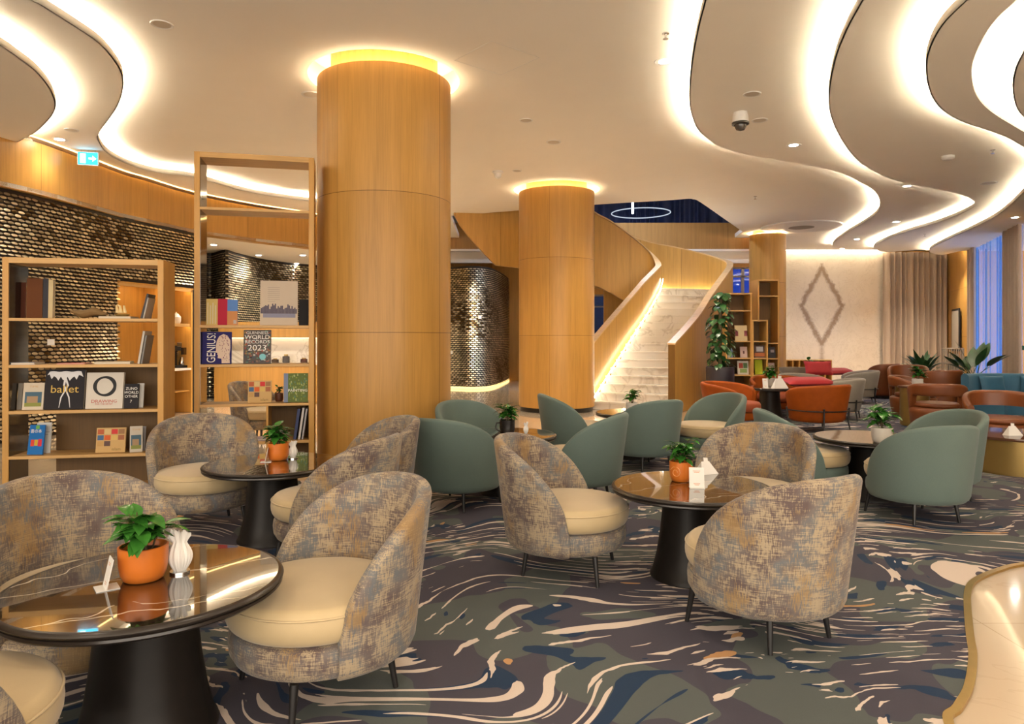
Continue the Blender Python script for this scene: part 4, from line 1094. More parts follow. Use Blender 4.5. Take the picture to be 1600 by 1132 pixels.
# tall climbing plant
t_ = thing('climbing_plant', 'tall climbing plant on a pole in a black floor planter', 'plant', (3.93, 13.3, 0))
MB().lathe([(0, 0), (.225, 0), (.25, .03), (.262, .92), (.25, .93), (.24, .85), (0, .85)], 48, cap=False).build('planter', flat('planter_black', (.025, .02, .028), .45), t_, ang=50)
MB().lathe([(0, .86), (.24, .86)], 28, cap=False).build('soil', 'soil', t_)
MB().tube([(0, 0, .8), (.01, 0, 2.25)], .035, 12).build('moss_pole', 'stem', t_)
lv = MB(); rr = random.Random(2)
for k in range(230):
    z = rr.uniform(.95, 2.36); a = rr.uniform(0, 6.28); q = rr.uniform(.02, .17) * (1.15 if z < 2.0 else .7)
    off = .10 * max(0, z - 1.9)
    leaf(lv, (q * math.cos(a) + off, q * math.sin(a), z), (math.cos(a), math.sin(a), rr.uniform(-.6, .5)), rr.uniform(.12, .19), rr.uniform(.09, .13), rr.uniform(.8, 2.2), .12, 5)
lv.build('foliage', 'leafd', t_, fix=False, ang=80)

# ================================================================== BOOKCASES
def frame(px, W_, H_, D_, th, shelves, name, lab, loc, rz, back=None, top=True, wall='dark_mirror', base=.07, dividers=(), group='oak bookcases'):
    t = thing(name, lab, 'bookcase', loc, rz, group)
    MB().box((0, 0, 0), (th, D_, H_)).build('side_panel', 'oak', t, smooth=False, bevel=.002)
    MB().box((W_ - th, 0, 0), (W_, D_, H_)).build('side_panel', 'oak', t, smooth=False, bevel=.002)
    MB().box((th, 0, H_ - th), (W_ - th, D_, H_)).build('top_panel', 'oak_h', t, smooth=False, bevel=.002)
    MB().box((th, .01, 0), (W_ - th, D_, base)).build('base_panel', 'oak_h', t, smooth=False)
    for z in shelves: MB().box((th, 0, z - .028), (W_ - th, D_, z)).build('shelf', 'oak_h', t, smooth=False, bevel=.002)
    if wall: MB().box((th, .012, base), (th + .004, D_ - .01, H_ - th)).build('side_lining', wall, t, smooth=False)
    for xa, xb, za, zb_ in (back or []): MB().box((xa, D_ - .015, za), (xb, D_ - .003, zb_)).build('back_panel', 'back_panel', t, smooth=False)
    for x, za, zb_ in dividers: MB().box((x, .0, za), (x + .02, D_, zb_)).build('divider', 'oak', t, smooth=False)
    return t
FONT = None
def text(s_, size, parent, loc, mat, rot=(PI / 2, 0, 0), ax='CENTER', sx=1., name='lettering'):
    cu = bpy.data.curves.new('t', 'FONT'); cu.body = s_; cu.size = size; cu.align_x = ax; cu.align_y = 'CENTER'; cu.extrude = .0003; cu.resolution_u = 3
    o = bpy.data.objects.new('t', cu); C.objects.link(o)
    dg = bpy.context.evaluated_depsgraph_get(); me = bpy.data.meshes.new_from_object(o.evaluated_get(dg)); bpy.data.objects.remove(o)
    me.materials.clear(); me.materials.append(M[mat] if isinstance(mat, str) else mat)
    q = bpy.data.objects.new(name, me); C.objects.link(q); q.parent = parent; q.location = loc; q.rotation_euler = rot; q.scale = (sx, 1, 1)
    return q
PG = flat('book_pages', (.62, .56, .45), .8)
def book(label, w_, h_, th, col, loc, rz=0., lean=8., group=None, name='book', cmat=None):
    """stands on its lower edge, cover facing -y, leaning back; origin at the lower front edge centre"""
    cm = cmat or flat('cover_%02x%02x%02x' % tuple(int(255 * c) for c in col), col, .6)
    t = MB().box((-w_ / 2, 0, 0), (w_ / 2, .003, h_)).box((-w_ / 2, th - .003, 0), (w_ / 2, th, h_)).box((-w_ / 2, .003, 0), (-w_ / 2 + .003, th - .003, h_)).build(name, [cm], loc=(loc[0], loc[1], loc[2] + th * math.sin(rad(lean))), rot=(-rad(lean), 0, rz), smooth=False)
    tag(t, label, 'book', group)
    MB().box((-w_ / 2 + .003, .003, .003), (w_ / 2 - .004, th - .003, h_ - .003)).build('pages', PG, t, smooth=False)
    return t
def patch(parent, rects, y=-.0006):
    """printed colour fields on a cover: (x0, z0, x1, z1, colour, name)"""
    for x0, za, x1, zb_, c, nm in rects:
        MB().box((x0, y - .0006, za), (x1, y, zb_)).build(nm, flat('ink_%02x%02x%02x' % tuple(int(255 * k) for k in c), c, .35), parent, smooth=False)
class Case:
    """maps photo columns to the local x of a bookcase front, and back to places"""
    def __init__(s, loc, rz): s.o = Vector(loc); s.rz = rz; s.d = Vector((math.cos(rz), math.sin(rz))); s.n = Vector((-math.sin(rz), math.cos(rz)))
    def x(s, px, dep):
        k = (px - 800) / FPX; o = s.o.xy + s.n * dep
        return (k * o.y - o.x) / (s.d.x - k * s.d.y)
    def at(s, px, dep, z):
        q = s.o.xy + s.n * dep + s.d * s.x(px, dep); return (q.x, q.y, z)
    def put(s, pl, pr, dep): a, b = s.x(pl, dep), s.x(pr, dep); q = s.o.xy + s.n * dep + s.d * ((a + b) / 2); return q, abs(b - a)
# low wide bookcase
RZ1 = rad(10); L1o = (-4.60, 6.35, 0)
K1 = Case(L1o, RZ1); W1 = 1.36; H1 = 2.19
s1 = [WZ(y, 6.45) for y in (711.5, 641.5, 570, 497.5)]
frame(0, W1, H1, .36, .052, s1, 'low_bookcase', 'wide oak bookcase at left with four shelves of art books', L1o, RZ1, back=[(.30, W1 - .05, s1[0], s1[1] - .03), (.30, W1 - .05, s1[1], s1[2] - .03), (.30, W1 - .05, .07, s1[0] - .03)])
def hpx(y0, y1, Y=6.5): return (y1 - y0) * Y / FPX
def bk(K, pl, pr, ytop, ybot, z, dep, th, col, label, lean=8, group=None, Y=6.5, rz=None, **kw):
    q, w_ = K.put(pl, pr, dep); return book(label, w_, hpx(ytop, ybot, Y), th, col, (q.x, q.y, z + .001), K.rz if rz is None else rz, lean, group, **kw), w_, hpx(ytop, ybot, Y)
z4, z3_, z2_, z1_ = s1
# top shelf
bk(K1, 41, 66, 432, 494, z1_, .10, .05, (.11, .036, .010), 'big brown wood-patterned book upright on the top shelf of the low bookcase', 2, 'books of the low bookcase')
bk(K1, 66.5, 75, 432, 494, z1_, .09, .05, (.035, .035, .045), 'black-spined book next to the wood-patterned one', 2, 'books of the low bookcase')
bk(K1, 75, 82, 434, 494, z1_, .09, .05, (.52, .42, .24), 'cream-spined book right of the black-spined one', 2, 'books of the low bookcase')
bk(K1, 32, 40, 437, 494, z1_, .20, .04, (.10, .03, .015), 'dark brown book at far left of the top shelf', 2, 'books of the low bookcase')
q = K1.at(139, .15, z1_ + .014)
d_ = MB(); pr_ = []
vs = []; n = 18
for i in range(n + 1):
    u = -1 + 2 * i / n; rr_ = .055 * (1 - abs(u) ** 2.2) + .004
    for j in range(12):
        a = 2 * PI * j / 12; vs.append((u * .17, rr_ * math.cos(a), .04 + rr_ * .7 * math.sin(a) + .012 * math.sin(u * 5)))
d_.add(vs, [(i * 12 + j, i * 12 + (j + 1) % 12, i * 12 + 12 + (j + 1) % 12, i * 12 + 12 + j) for i in range(n) for j in range(12)])
tag(d_.build('driftwood_piece', simple('driftwood', (.20, .12, .045), .7, 0, .35, 12), loc=q, rz=.1), 'brown driftwood ornament lying on the top shelf of the low bookcase', 'ornament')
q = K1.at(191, .15, z1_ + .022)
t_ = thing('ship_model', 'small golden sailing ship model on a flat book', 'ship model', q, .2)
hull = MB().lathe([(0, 0), (.02, .004), (.028, .02), (.026, .026), (0, .026)], 20, sx=2.6, cap=False).build('hull', 'brass', t_)
for k, x in enumerate((-.04, -.01, .025)):
    MB().tube([(x, 0, .02), (x, 0, .12 - .012 * k)], .0018, 6).build('mast', 'brass', t_)
    vs = []
    for i in range(6):
        for j in range(6):
            u, v = j / 5, i / 5; vs.append((x - .018 + .034 * u * (1 - v * .5), -.010 * math.sin(PI * u), .035 + .07 * v))
    MB().add(vs, [(i * 6 + j, i * 6 + j + 1, i * 6 + 7 + j, i * 6 + 6 + j) for i in range(5) for j in range(5)]).build('sail', flat('gold_sail', (.75, .58, .28), .4), t_, fix=False)
def flatbook(q, w_, d_, th, col, label, rz=0., group=None):
    cm = flat('cover_%02x%02x%02x' % tuple(int(255 * c) for c in col), col, .35)
    t = MB().box((-w_ / 2, -d_ / 2, 0), (w_ / 2, d_ / 2, .003)).box((-w_ / 2, -d_ / 2, th - .003), (w_ / 2, d_ / 2, th)).build('book', [cm], loc=q, rz=rz, smooth=False)
    MB().box((-w_ / 2 + .003, -d_ / 2 + .003, .003), (w_ / 2 - .003, d_ / 2 - .003, th - .003)).build('pages', PG, t, smooth=False)
    return tag(t, label, 'book', group)
LB = 'books of the low bookcase'
flatbook(K1.at(186, .16, z1_), .28, .22, .022, (.42, .36, .25), 'flat beige book under the golden ship model', RZ1, LB)
def leanbook(K, px, dep, z, th, h_, d_, col, label, ang_, group, n_=1):
    """spine-out book leaning sideways"""
    q = K.at(px, dep, z + .004); cm = flat('cover_%02x%02x%02x' % tuple(int(255 * c) for c in col), col, .35)
    t = MB().box((0, 0, 0), (th, .003, h_)).box((0, 0, 0), (.002, d_, h_)).box((th - .002, 0, 0), (th, d_, h_)).build('book', [cm], loc=q, rot=(0, rad(ang_), K.rz), smooth=False)
    MB().box((.002, .003, .003), (th - .002, d_ - .003, h_ - .003)).build('pages', PG, t, smooth=False)
    return tag(t, label, 'book', group)
leanbook(K1, 219, .06, z1_, .018, .24, .2, (.05, .05, .055), 'dark book leaning to the right on the top shelf', 14, LB)
leanbook(K1, 223, .06, z1_, .012, .20, .2, (.45, .42, .38), 'thin pale book leaning at the right end of the top shelf', 12, LB)
# second shelf
flatbook(K1.at(44, .12, z2_), .20, .20, .02, (.30, .33, .42), 'flat grey-blue book at the left of the second shelf', RZ1, LB)
flatbook(K1.at(117, .12, z2_), .24, .18, .012, (.50, .07, .06), 'thin flat red book in the middle of the second shelf', RZ1, LB)
flatbook(K1.at(179, .14, z2_), .30, .20, .024, (.50, .43, .30), 'flat cream book at the right of the second shelf', RZ1 + .15, LB)
leanbook(K1, 214.5, .05, z2_, .02, .31, .2, (.50, .47, .42), 'grey book leaning against the right side of the second shelf', 9, LB)
leanbook(K1, 219.5, .05, z2_, .016, .27, .2, (.20, .19, .18), 'dark grey book leaning beside the grey one on the second shelf', 9, LB)
# third shelf
o, a, b_ = bk(K1, 34, 67, 596, 638, z3_, .07, .018, (.60, .53, .42), 'pale book with a castle photograph on the third shelf', 9, LB)
def castle(o, a, b_):
    patch(o, [(-a * .40, b_ * .12, a * .40, b_ * .66, (.05, .11, .16), 'picture_sky'), ], -.0006)
    patch(o, [(-a * .30, b_ * .26, a * .22, b_ * .50, (.34, .22, .12), 'picture_castle'), (-a * .40, b_ * .12, a * .40, b_ * .26, (.22, .24, .05), 'picture_ground')], -.0014)
    text('TIME', b_ * .10, o, (-.0, -.0012, b_ * .86), flat('ink_gold', (.55, .34, .14)), sx=1.4)
castle(o, a, b_)
bk(K1, 26, 33, 597, 638, z3_, .12, .018, (.24, .22, .19), 'grey book at the left end of the third shelf', 9, LB)
o, a, b_ = bk(K1, 68, 130, 575, 637, z3_, .05, .035, (.022, .020, .024), 'large black book titled ballet with a dancer photograph', 8, LB)
def ballet(o, a, b_):
    text('ballet', b_ * .27, o, (0, -.0030, b_ * .50), flat('ink_ballet_gold', (.62, .42, .10)), sx=1.12)
    sk = flat('dancer_white', (.62, .62, .64)); n = 16; vs = [(0, -.0016, b_ * .96)]
    for i in range(n + 1):
        u = i / n; vs.append(((-.46 + .92 * u) * a, -.0016, b_ * (.84 + .06 * math.sin(i * 2.3) - .10 * math.sin(PI * u)) + .02 * b_))
    for i in range(n + 1):
        u = 1 - i / n; vs.append(((-.40 + .80 * u) * a, -.0016, b_ * (.955 + .01 * math.sin(i))))
    MB().add(vs[1:], [tuple(range(len(vs) - 1))]).build('tutu_picture', sk, o, smooth=False)
    for s_ in (-1, 1):
        pts = [(s_ * .01 * a, b_ * .84, .055), (-s_ * .05 * a + .03 * a, b_ * .60, .05), (s_ * .10 * a + .02 * a, b_ * .30, .035), (s_ * .14 * a + .02 * a, b_ * .04, .012)]
        vs = []
        for x, z, w_ in pts: vs += [(x - w_ * a / 2, -.0016 - .0002 * (s_ + 1), z), (x + w_ * a / 2, -.0016 - .0002 * (s_ + 1), z)]
        MB().add(vs, [(0, 1, 3, 2), (2, 3, 5, 4), (4, 5, 7, 6)]).build('leg_picture', sk, o, smooth=False)
ballet(o, a, b_)
o, a, b_ = bk(K1, 133, 191, 580, 637, z3_, .05, .035, (.60, .56, .50), 'large white book titled DRAWING with a black brush ring', 8, LB)
R_ = MB().tube([(.27 * a * math.cos(k * PI / 20), 0, b_ * .62 + .25 * b_ * math.sin(k * PI / 20)) for k in range(40)], [b_ * (.045 + .012 * math.sin(k * .4)) for k in range(40)], 6, closed=True)
R_.v = [(x, -.0012 + y * .02, z) for x, y, z in R_.v]; R_.build('brush_ring', flat('ink_black', (.02, .02, .022)), o)
text('DRAWING', b_ * .12, o, (0, -.0014, b_ * .20), flat('ink_red', (.45, .07, .05)), sx=1.15)
text('FOR THE ARTIST', b_ * .06, o, (0, -.0014, b_ * .125), flat('ink_red', (.45, .07, .05)))
o, a, b_ = bk(K1, 193, 215, 597, 636, z3_, .06, .02, (.02, .02, .024), 'small black book with white script on the third shelf', 9, LB)
for k, (s_, z) in enumerate((('ZUNO', .80), ('WORLD', .64), ('OTHER', .48), ('7', .28))): text(s_, b_ * .15, o, (0, -.0012, b_ * z), 'paper')
bk(K1, 213, 223, 597, 636, z3_, .12, .02, (.60, .60, .58), 'thin white book at the right end of the third shelf', 9, LB)
# fourth shelf
o, a, b_ = bk(K1, 41, 67, 662, 708, z4, .06, .014, (.02, .15, .45), 'blue book with coloured squares on the fourth shelf', 10, LB, rz=RZ1 - .15)
text('書の本', b_ * .14, o, (-a * .05, -.0012, b_ * .78), 'paper', sx=.9); 
patch(o, [(-.34 * a, .28 * b_, -.12 * a, .50 * b_, (.62, .06, .03), 'red_square'), (-.10 * a, .30 * b_, .12 * a, .50 * b_, (.55, .35, .03), 'yellow_square'), (.14 * a, .28 * b_, .38 * a, .52 * b_, (.55, .03, .05), 'crimson_square'), (-.10 * a, .86 * b_, .14 * a, .98 * b_, (.15, .40, .08), 'green_square')])
o, a, b_ = bk(K1, 55, 78, 662, 710, z4, .14, .014, (.64, .64, .62), 'white book half hidden behind the blue one', 8, LB)
patch(o, [(.05 * a, b_ * .68, .40 * a, b_ * .70, (.3, .3, .3), 'print_line'), (.05 * a, b_ * .60, .30 * a, b_ * .615, (.3, .3, .3), 'print_line')])
def islam(o, a, b_):
    cols = [(.45, .10, .03), (.62, .45, .20), (.60, .03, .03), (.30, .15, .06), (.05, .12, .25), (.60, .10, .01), (.62, .42, .12), (.35, .12, .05), (.50, .30, .10), (.10, .05, .04), (.60, .50, .32), (.55, .20, .05)]
    r = []
    for i in range(12):
        cx_, cz_ = i % 4, i // 4
        if i in (10, 11): continue
        x0 = -.46 * a + cx_ * .235 * a; za = b_ * (.74 - .24 * cz_); r.append((x0, za, x0 + .21 * a, za + .20 * b_, cols[i], 'picture_square'))
    patch(o, r); text('islam', b_ * .17, o, (.20 * a, -.0012, b_ * .13), flat('ink_olive', (.22, .16, .05)))
o, a, b_ = bk(K1, 149, 195, 667, 706, z4, .07, .02, (.55, .36, .15), 'picture-grid book titled islam on the low bookcase', 9, LB)
islam(o, a, b_)
o, a, b_ = bk(K1, 203, 222, 665, 706, z4, .06, .014, (.55, .50, .42), 'narrow-looking castle picture book at the right of the fourth shelf', 9, LB, rz=RZ1 + .25)
castle(o, a, b_)
bk(K1, 214, 226, 667, 706, z4, .135, .014, (.35, .36, .38), 'grey-blue book behind the right castle picture book', 9, LB)

# tall bookcase
RZ2 = rad(13); L2o = (-3.27, 7.24, 0); K2 = Case(L2o, RZ2); W2 = 1.19; H2 = WZ(237, 7.26)
s2 = [WZ(y, 7.36) for y in (691, 631.5, 569.5, 508.5)] + [WZ(326, 7.36)]
frame(0, W2, H2, .36, .055, s2, 'tall_bookcase', 'tall narrow oak bookcase leaning its side towards the thick pillar', L2o, RZ2, back=[(.72, W2 - .055, .07, s2[0] - .03), (.72, W2 - .055, s2[0], s2[1] - .03)], dividers=[(.705, .07, s2[1] - .02)])
TB = 'books of the tall bookcase'
def bk2(*a_, **k_): return bk(K2, *a_, Y=7.42, **k_)
o, a, b_ = bk2(322, 342, 462, 503, s2[3], .10, .02, (.60, .45, .16), 'cream and yellow striped book cover on the tall bookcase', lean=4, group=TB)
for k in range(4): patch(o, [(-.42 * a + .2 * a * k, .05 * b_, -.34 * a + .2 * a * k, .85 * b_ - .1 * b_ * (k % 2), (.62, .55, .38), 'stripe')])
bk2(340, 356, 462, 503, s2[3], .09, .02, (.42, .022, .05), 'deep red book with fine print on the tall bookcase', lean=4, group=TB)
o, a, b_ = bk2(355, 371, 463, 503, s2[3], .08, .02, (.10, .22, .52), 'book with a desert landscape photograph on the tall bookcase', lean=4, group=TB)
patch(o, [(-.5 * a, 0, .5 * a, .55 * b_, (.52, .22, .07), 'desert_picture'), (.1 * a, .05 * b_, .4 * a, .2 * b_, (.6, .55, .5), 'barcode_field')])
o, a, b_ = bk2(406, 465, 432, 503, s2[3], .08, .02, (.50, .42, .33), 'large pale book with a watercolour city skyline', lean=5, group=TB)
rr = random.Random(5); vs = MB(); n = 26
for i in range(n):
    x0 = -.48 * a + .96 * a * i / n; hh = b_ * (.10 + .14 * rr.random() * math.sin(PI * (i + .5) / n) ** .5)
    vs.box((x0, -.0014, .26 * b_), (x0 + .96 * a / n * .92, -.0006, .26 * b_ + hh))
vs.build('skyline_picture', flat('ink_skyline', (.10, .085, .12)), o, smooth=False)
patch(o, [(-.42 * a, .17 * b_, .44 * a, .26 * b_, (.22, .22, .30), 'skyline_reflection')])
for k in range(8): patch(o, [(-.30 * a, (.84 - .045 * k) * b_, (.02 if k < 7 else -.1) * a, (.85 - .045 * k) * b_, (.35, .30, .26), 'print_line')])
bk2(467, 482, 461, 503, s2[3], .10, .02, (.012, .011, .012), 'plain black book right of the skyline book', lean=4, group=TB)
o, a, b_ = bk2(315, 361, 516, 566, s2[2], .06, .03, (.025, .022, .13), 'navy book titled GENIUS! with a head made of letters', lean=6, group=TB)
text('GENIUS!', a * .42, o, (-.17 * a, -.0014, .5 * b_), 'paper', rot=(PI / 2, -PI / 2, 0), sx=.60 * b_ / a)
hd = []
for k in range(22):
    t = k / 21; an = -PI * .5 + t * 2 * PI * .80; hd.append((.20 * a + .24 * a * math.cos(an + PI) * (1.0), -.0008, .60 * b_ + .32 * b_ * math.sin(an + PI)))
hd += [(.42 * a, -.0008, .02 * b_), (.05 * a, -.0008, .02 * b_), (.08 * a, -.0008, .2 * b_), (-.02 * a, -.0008, .28 * b_)]
hp_ = [(-.02, .42), (-.03, .55), (.0, .72), (.08, .86), (.22, .93), (.36, .88), (.46, .74), (.47, .5), (.44, .3), (.46, .02), (.18, .02), (.17, .16), (.04, .18), (.05, .26), (.02, .30), (.03, .34), (-.06, .36)]
hm = MB().add([(x * a, -.0012, z * b_) for x, z in hp_], [tuple(range(len(hp_)))]).build('head_picture', flat('ink_cream', (.66, .52, .42)), o, smooth=False)
ml = MB(); rr = random.Random(6)
for k in range(60):
    x, z = rr.uniform(.04, .42), rr.uniform(.08, .86)
    if (x - .22) ** 2 / .05 + (z - .62) ** 2 / .08 > 1 and not (z < .5 and x > .18): continue
    l_ = rr.uniform(.02, .06); vv = (l_, .012) if k % 2 else (.014, l_)
    ml.box(((x) * a, -.0020, z * b_), ((x + vv[0]) * a, -.0014, (z + vv[1]) * b_))
ml.build('letter_maze', flat('ink_maze', (.20, .05, .12)), hm, smooth=False)
o, a, b_ = bk2(380, 423, 513, 566, s2[2], .06, .035, (.10, .085, .08), 'thick yearbook with large silver title GUINNESS WORLD RECORDS 2023', lean=6, group=TB)
pr_ = MB(); rr = random.Random(9)
cols = [(.22, .15, .11), (.06, .09, .12), (.30, .20, .08), (.10, .22, .16), (.30, .08, .06), (.40, .38, .36), (.05, .05, .06)]
for ci, c in enumerate(cols):
    g = MB()
    for k in range(26):
        x, z = rr.uniform(-.48, .42), rr.uniform(.02, .94)
        if -.36 < x < .34 and z > .42 and rr.random() < .6: continue
        g.box((x * a, -.0014 - .0001 * ci, z * b_), (min(.49, x + rr.uniform(.03, .10)) * a, -.0006, min(.985, z + rr.uniform(.02, .06)) * b_))
    g.build('cover_collage', flat('ink_col%d' % ci, c), o, smooth=False)
tm = flat('silver_title', (.74, .71, .66), .3)
for s_, z, sz in (('GUINNESS', .91, .12), ('WORLD', .78, .17), ('RECORDS', .64, .14), ('2023', .46, .24)):
    text(s_, b_ * sz, o, (0, -.0034, b_ * z), tm, sx=1.12)
MB().lathe([(0, 0), (.12 * a, 0)], 20, cap=False).build('blue_emblem', flat('ink_pale_blue', (.20, .50, .55)), o, loc=(.20 * a, -.003, .2 * b_), rot=(PI / 2, 0, 0))
o, a, b_ = bk2(387, 424, 593, 628, s2[1], .08, .02, (.55, .36, .15), 'picture-grid book titled islam on the tall bookcase', lean=8, group=TB)
islam(o, a, b_)
o, a, b_ = bk2(443, 481, 582, 628, s2[1], .05, .03, (.12, .16, .045), 'book titled PAINTING with a green woodland picture', lean=6, group=TB)
g = [MB(), MB(), MB()]; rr = random.Random(12)
for k in range(90):
    x, z = rr.uniform(-.30, .44), rr.uniform(.02, .94); g[k % 3].box((x * a, -.0014, z * b_), (min(.49, x + rr.uniform(.02, .07)) * a, -.0006, min(.98, z + rr.uniform(.02, .08)) * b_))
for k, c in enumerate([(.24, .30, .06), (.10, .20, .12), (.34, .38, .16)]): g[k].build('woodland_picture', flat('ink_wood%d' % k, c), o, smooth=False)
patch(o, [(-.5 * a, 0, -.32 * a, b_, (.16, .20, .30), 'blue_spine_band')], -.0016)
text('PAINTING', b_ * .13, o, (.08 * a, -.0030, .40 * b_), 'paper', sx=1.1)
leanbook(K2, 458, .06, s2[0], .03, .33, .24, (.06, .075, .16), 'dark blue book leaning in the lower right cell of the tall bookcase', 8, TB)
leanbook(K2, 465.5, .06, s2[0], .022, .34, .24, (.62, .60, .58), 'white-spined book leaning in the lower right cell of the tall bookcase', 8, TB)
leanbook(K2, 471, .06, s2[0], .018, .33, .24, (.42, .42, .44), 'grey book leaning rightmost in the lower right cell of the tall bookcase', 8, TB)
flatbook(K2.at(407, .18, s2[0]), .22, .2, .018, (.28, .24, .36), 'flat violet-grey book in the lower left cell of the tall bookcase', RZ2, TB)
o, a, b_ = bk2(463, 475, 703, 727, .075, .06, .02, (.28, .25, .24), 'small grey picture book at the bottom of the tall bookcase', lean=6, group=TB)
p_ = K2.at(436, .26, s2[1])
coffee_plant('tiny dark plant behind the islam book on the tall bookcase', p_, .045, .09, .09, .14, flat('rust_pot', (.12, .04, .02), .4), 35, seed=41)

# stepped bookcase at the right
YB2 = 14.3
def cellcase(name, lab, xa, xb, y, H_, shelves, D_=.45):
    t = thing(name, lab, 'bookcase', (xa, y, 0), 0, 'stepped bookcase units'); w_ = xb - xa; th = .03
    MB().box((0, 0, 0), (th, D_, H_)).build('side_panel', 'oak', t, smooth=False); MB().box((w_ - th, 0, 0), (w_, D_, H_)).build('side_panel', 'oak', t, smooth=False)
    MB().box((th, 0, H_ - th), (w_ - th, D_, H_)).build('top_panel', 'oak_h', t, smooth=False)
    MB().box((th, D_ - .02, .05), (w_ - th, D_, H_ - th)).build('back_panel', 'back_panel', t, smooth=False)
    for z in shelves: MB().box((th, 0, z - .025), (w_ - th, D_ - .02, z)).build('shelf', 'oak_h', t, smooth=False)
    MB().box((th, .02, 0), (w_ - th, D_, .05)).build('base_panel', 'black', t, smooth=False)
    return t
zs = [WZ(y, YB2) for y in (586, 559.5, 533)]
cellcase('bookcase_unit', 'left unit of the stepped bookcase, behind the climbing plant', WX(1134, YB2), WX(1175, YB2), YB2, WZ(458, YB2), zs + [WZ(485, YB2)])
cellcase('bookcase_unit', 'lowest middle unit of the stepped bookcase', WX(1175.3, YB2), WX(1200, YB2), YB2, WZ(500, YB2), zs)
cellcase('bookcase_unit', 'tallest right unit of the stepped bookcase, against the slim pillar', WX(1184.2, 14.9), WX(1217.5, 14.9), 14.9, WZ(437, 14.9), [WZ(y, 14.9) for y in (586, 560, 536, 462)])
SB = 'books of the stepped bookcase'
K3 = Case((WX(1134, YB2), YB2, 0), 0); K4 = Case((WX(1184, 14.9), 14.9, 0), 0)
o, a, b_ = bk(K3, 1149, 1168, 508, 532, zs[2], .08, .03, (.55, .45, .27), 'cream book with dark bands, highest book of the stepped bookcase', 6, SB, Y=14.4)
patch(o, [(-.5 * a, .3 * b_, -.25 * a, .65 * b_, (.14, .03, .04), 'dark_band'), (.25 * a, .3 * b_, .5 * a, .65 * b_, (.14, .03, .04), 'dark_band')])
bk(K3, 1137, 1141, 541, 559, zs[1], .08, .06, (.55, .55, .55), 'white book beside the climbing plant on the stepped bookcase', 3, SB, Y=14.4)
bk(K3, 1142, 1145, 541, 559, zs[1], .08, .06, (.16, .22, .33), 'blue-grey book next to the white one on the stepped bookcase', 3, SB, Y=14.4)
o, a, b_ = bk(K3, 1157, 1168, 542, 559, zs[1], .08, .03, (.55, .40, .36), 'pale pink book with a small figure on the stepped bookcase', 8, SB, Y=14.4)
patch(o, [(-.12 * a, .35 * b_, .10 * a, .6 * b_, (.12, .05, .05), 'small_figure')])
o, a, b_ = bk(K3, 1153, 1170, 565, 586, zs[0], .08, .03, (.60, .56, .50), 'white book with a bright collage below the pale pink one', 8, SB, Y=14.4)
patch(o, [(-.38 * a, .45 * b_, 0, .85 * b_, (.35, .06, .04), 'picture_patch'), (.02 * a, .45 * b_, .4 * a, .85 * b_, (.08, .15, .06), 'picture_patch'), (-.3 * a, .12 * b_, .35 * a, .42 * b_, (.20, .30, .10), 'picture_patch')])
o, a, b_ = bk(K3, 1179, 1195, 539, 558, zs[1], .08, .03, (.10, .06, .05), 'dark book with a photograph in the middle unit', 6, SB, Y=14.4)
patch(o, [(-.3 * a, .5 * b_, .35 * a, .9 * b_, (.42, .42, .46), 'picture_patch'), (-.5 * a, .10 * b_, .5 * a, .38 * b_, (.38, .12, .04), 'picture_patch')])
bk(K3, 1180, 1192, 562, 585, zs[0], .08, .03, (.38, .42, .02), 'lime green book leaning in the middle unit', 8, SB, Y=14.4)
flatbook(K3.at(1190, .15, .42), .22, .2, .05, (.40, .02, .10), 'flat magenta book at the foot of the middle unit', 0, SB)['label'] = 'flat magenta book in the lowest cell of the middle unit'
o, a, b_ = bk(K4, 1201, 1212, 541, 558, WZ(560, 14.9), .08, .03, (.05, .05, .055), 'black photograph book in the tallest unit', 6, SB, Y=15)
patch(o, [(-.2 * a, .5 * b_, .3 * a, .75 * b_, (.3, .3, .32), 'picture_patch')])
o, a, b_ = bk(K4, 1201, 1211, 565, 583, WZ(586, 14.9), .08, .03, (.50, .36, .36), 'pinkish book in the tallest unit', 8, SB, Y=15)
# cubby shelf below the marble wall
t_ = thing('cubby_shelf', 'long low oak cubby shelf below the marble wall', 'shelf', (9.25, 23.75, 0))
MB().box((0, 0, .72), (1.55, .4, .75)).build('top_panel', 'oak_h', t_, smooth=False)
MB().box((0, 0, .36), (1.55, .4, .38)).build('shelf', 'oak_h', t_, smooth=False)
MB().box((0, .38, 0), (1.55, .4, .72)).build('back_panel', 'oak', t_, smooth=False)
for k in range(8): MB().box((k * .2186, 0, 0), (k * .2186 + .02, .38, .72)).build('divider', 'oak', t_, smooth=False)

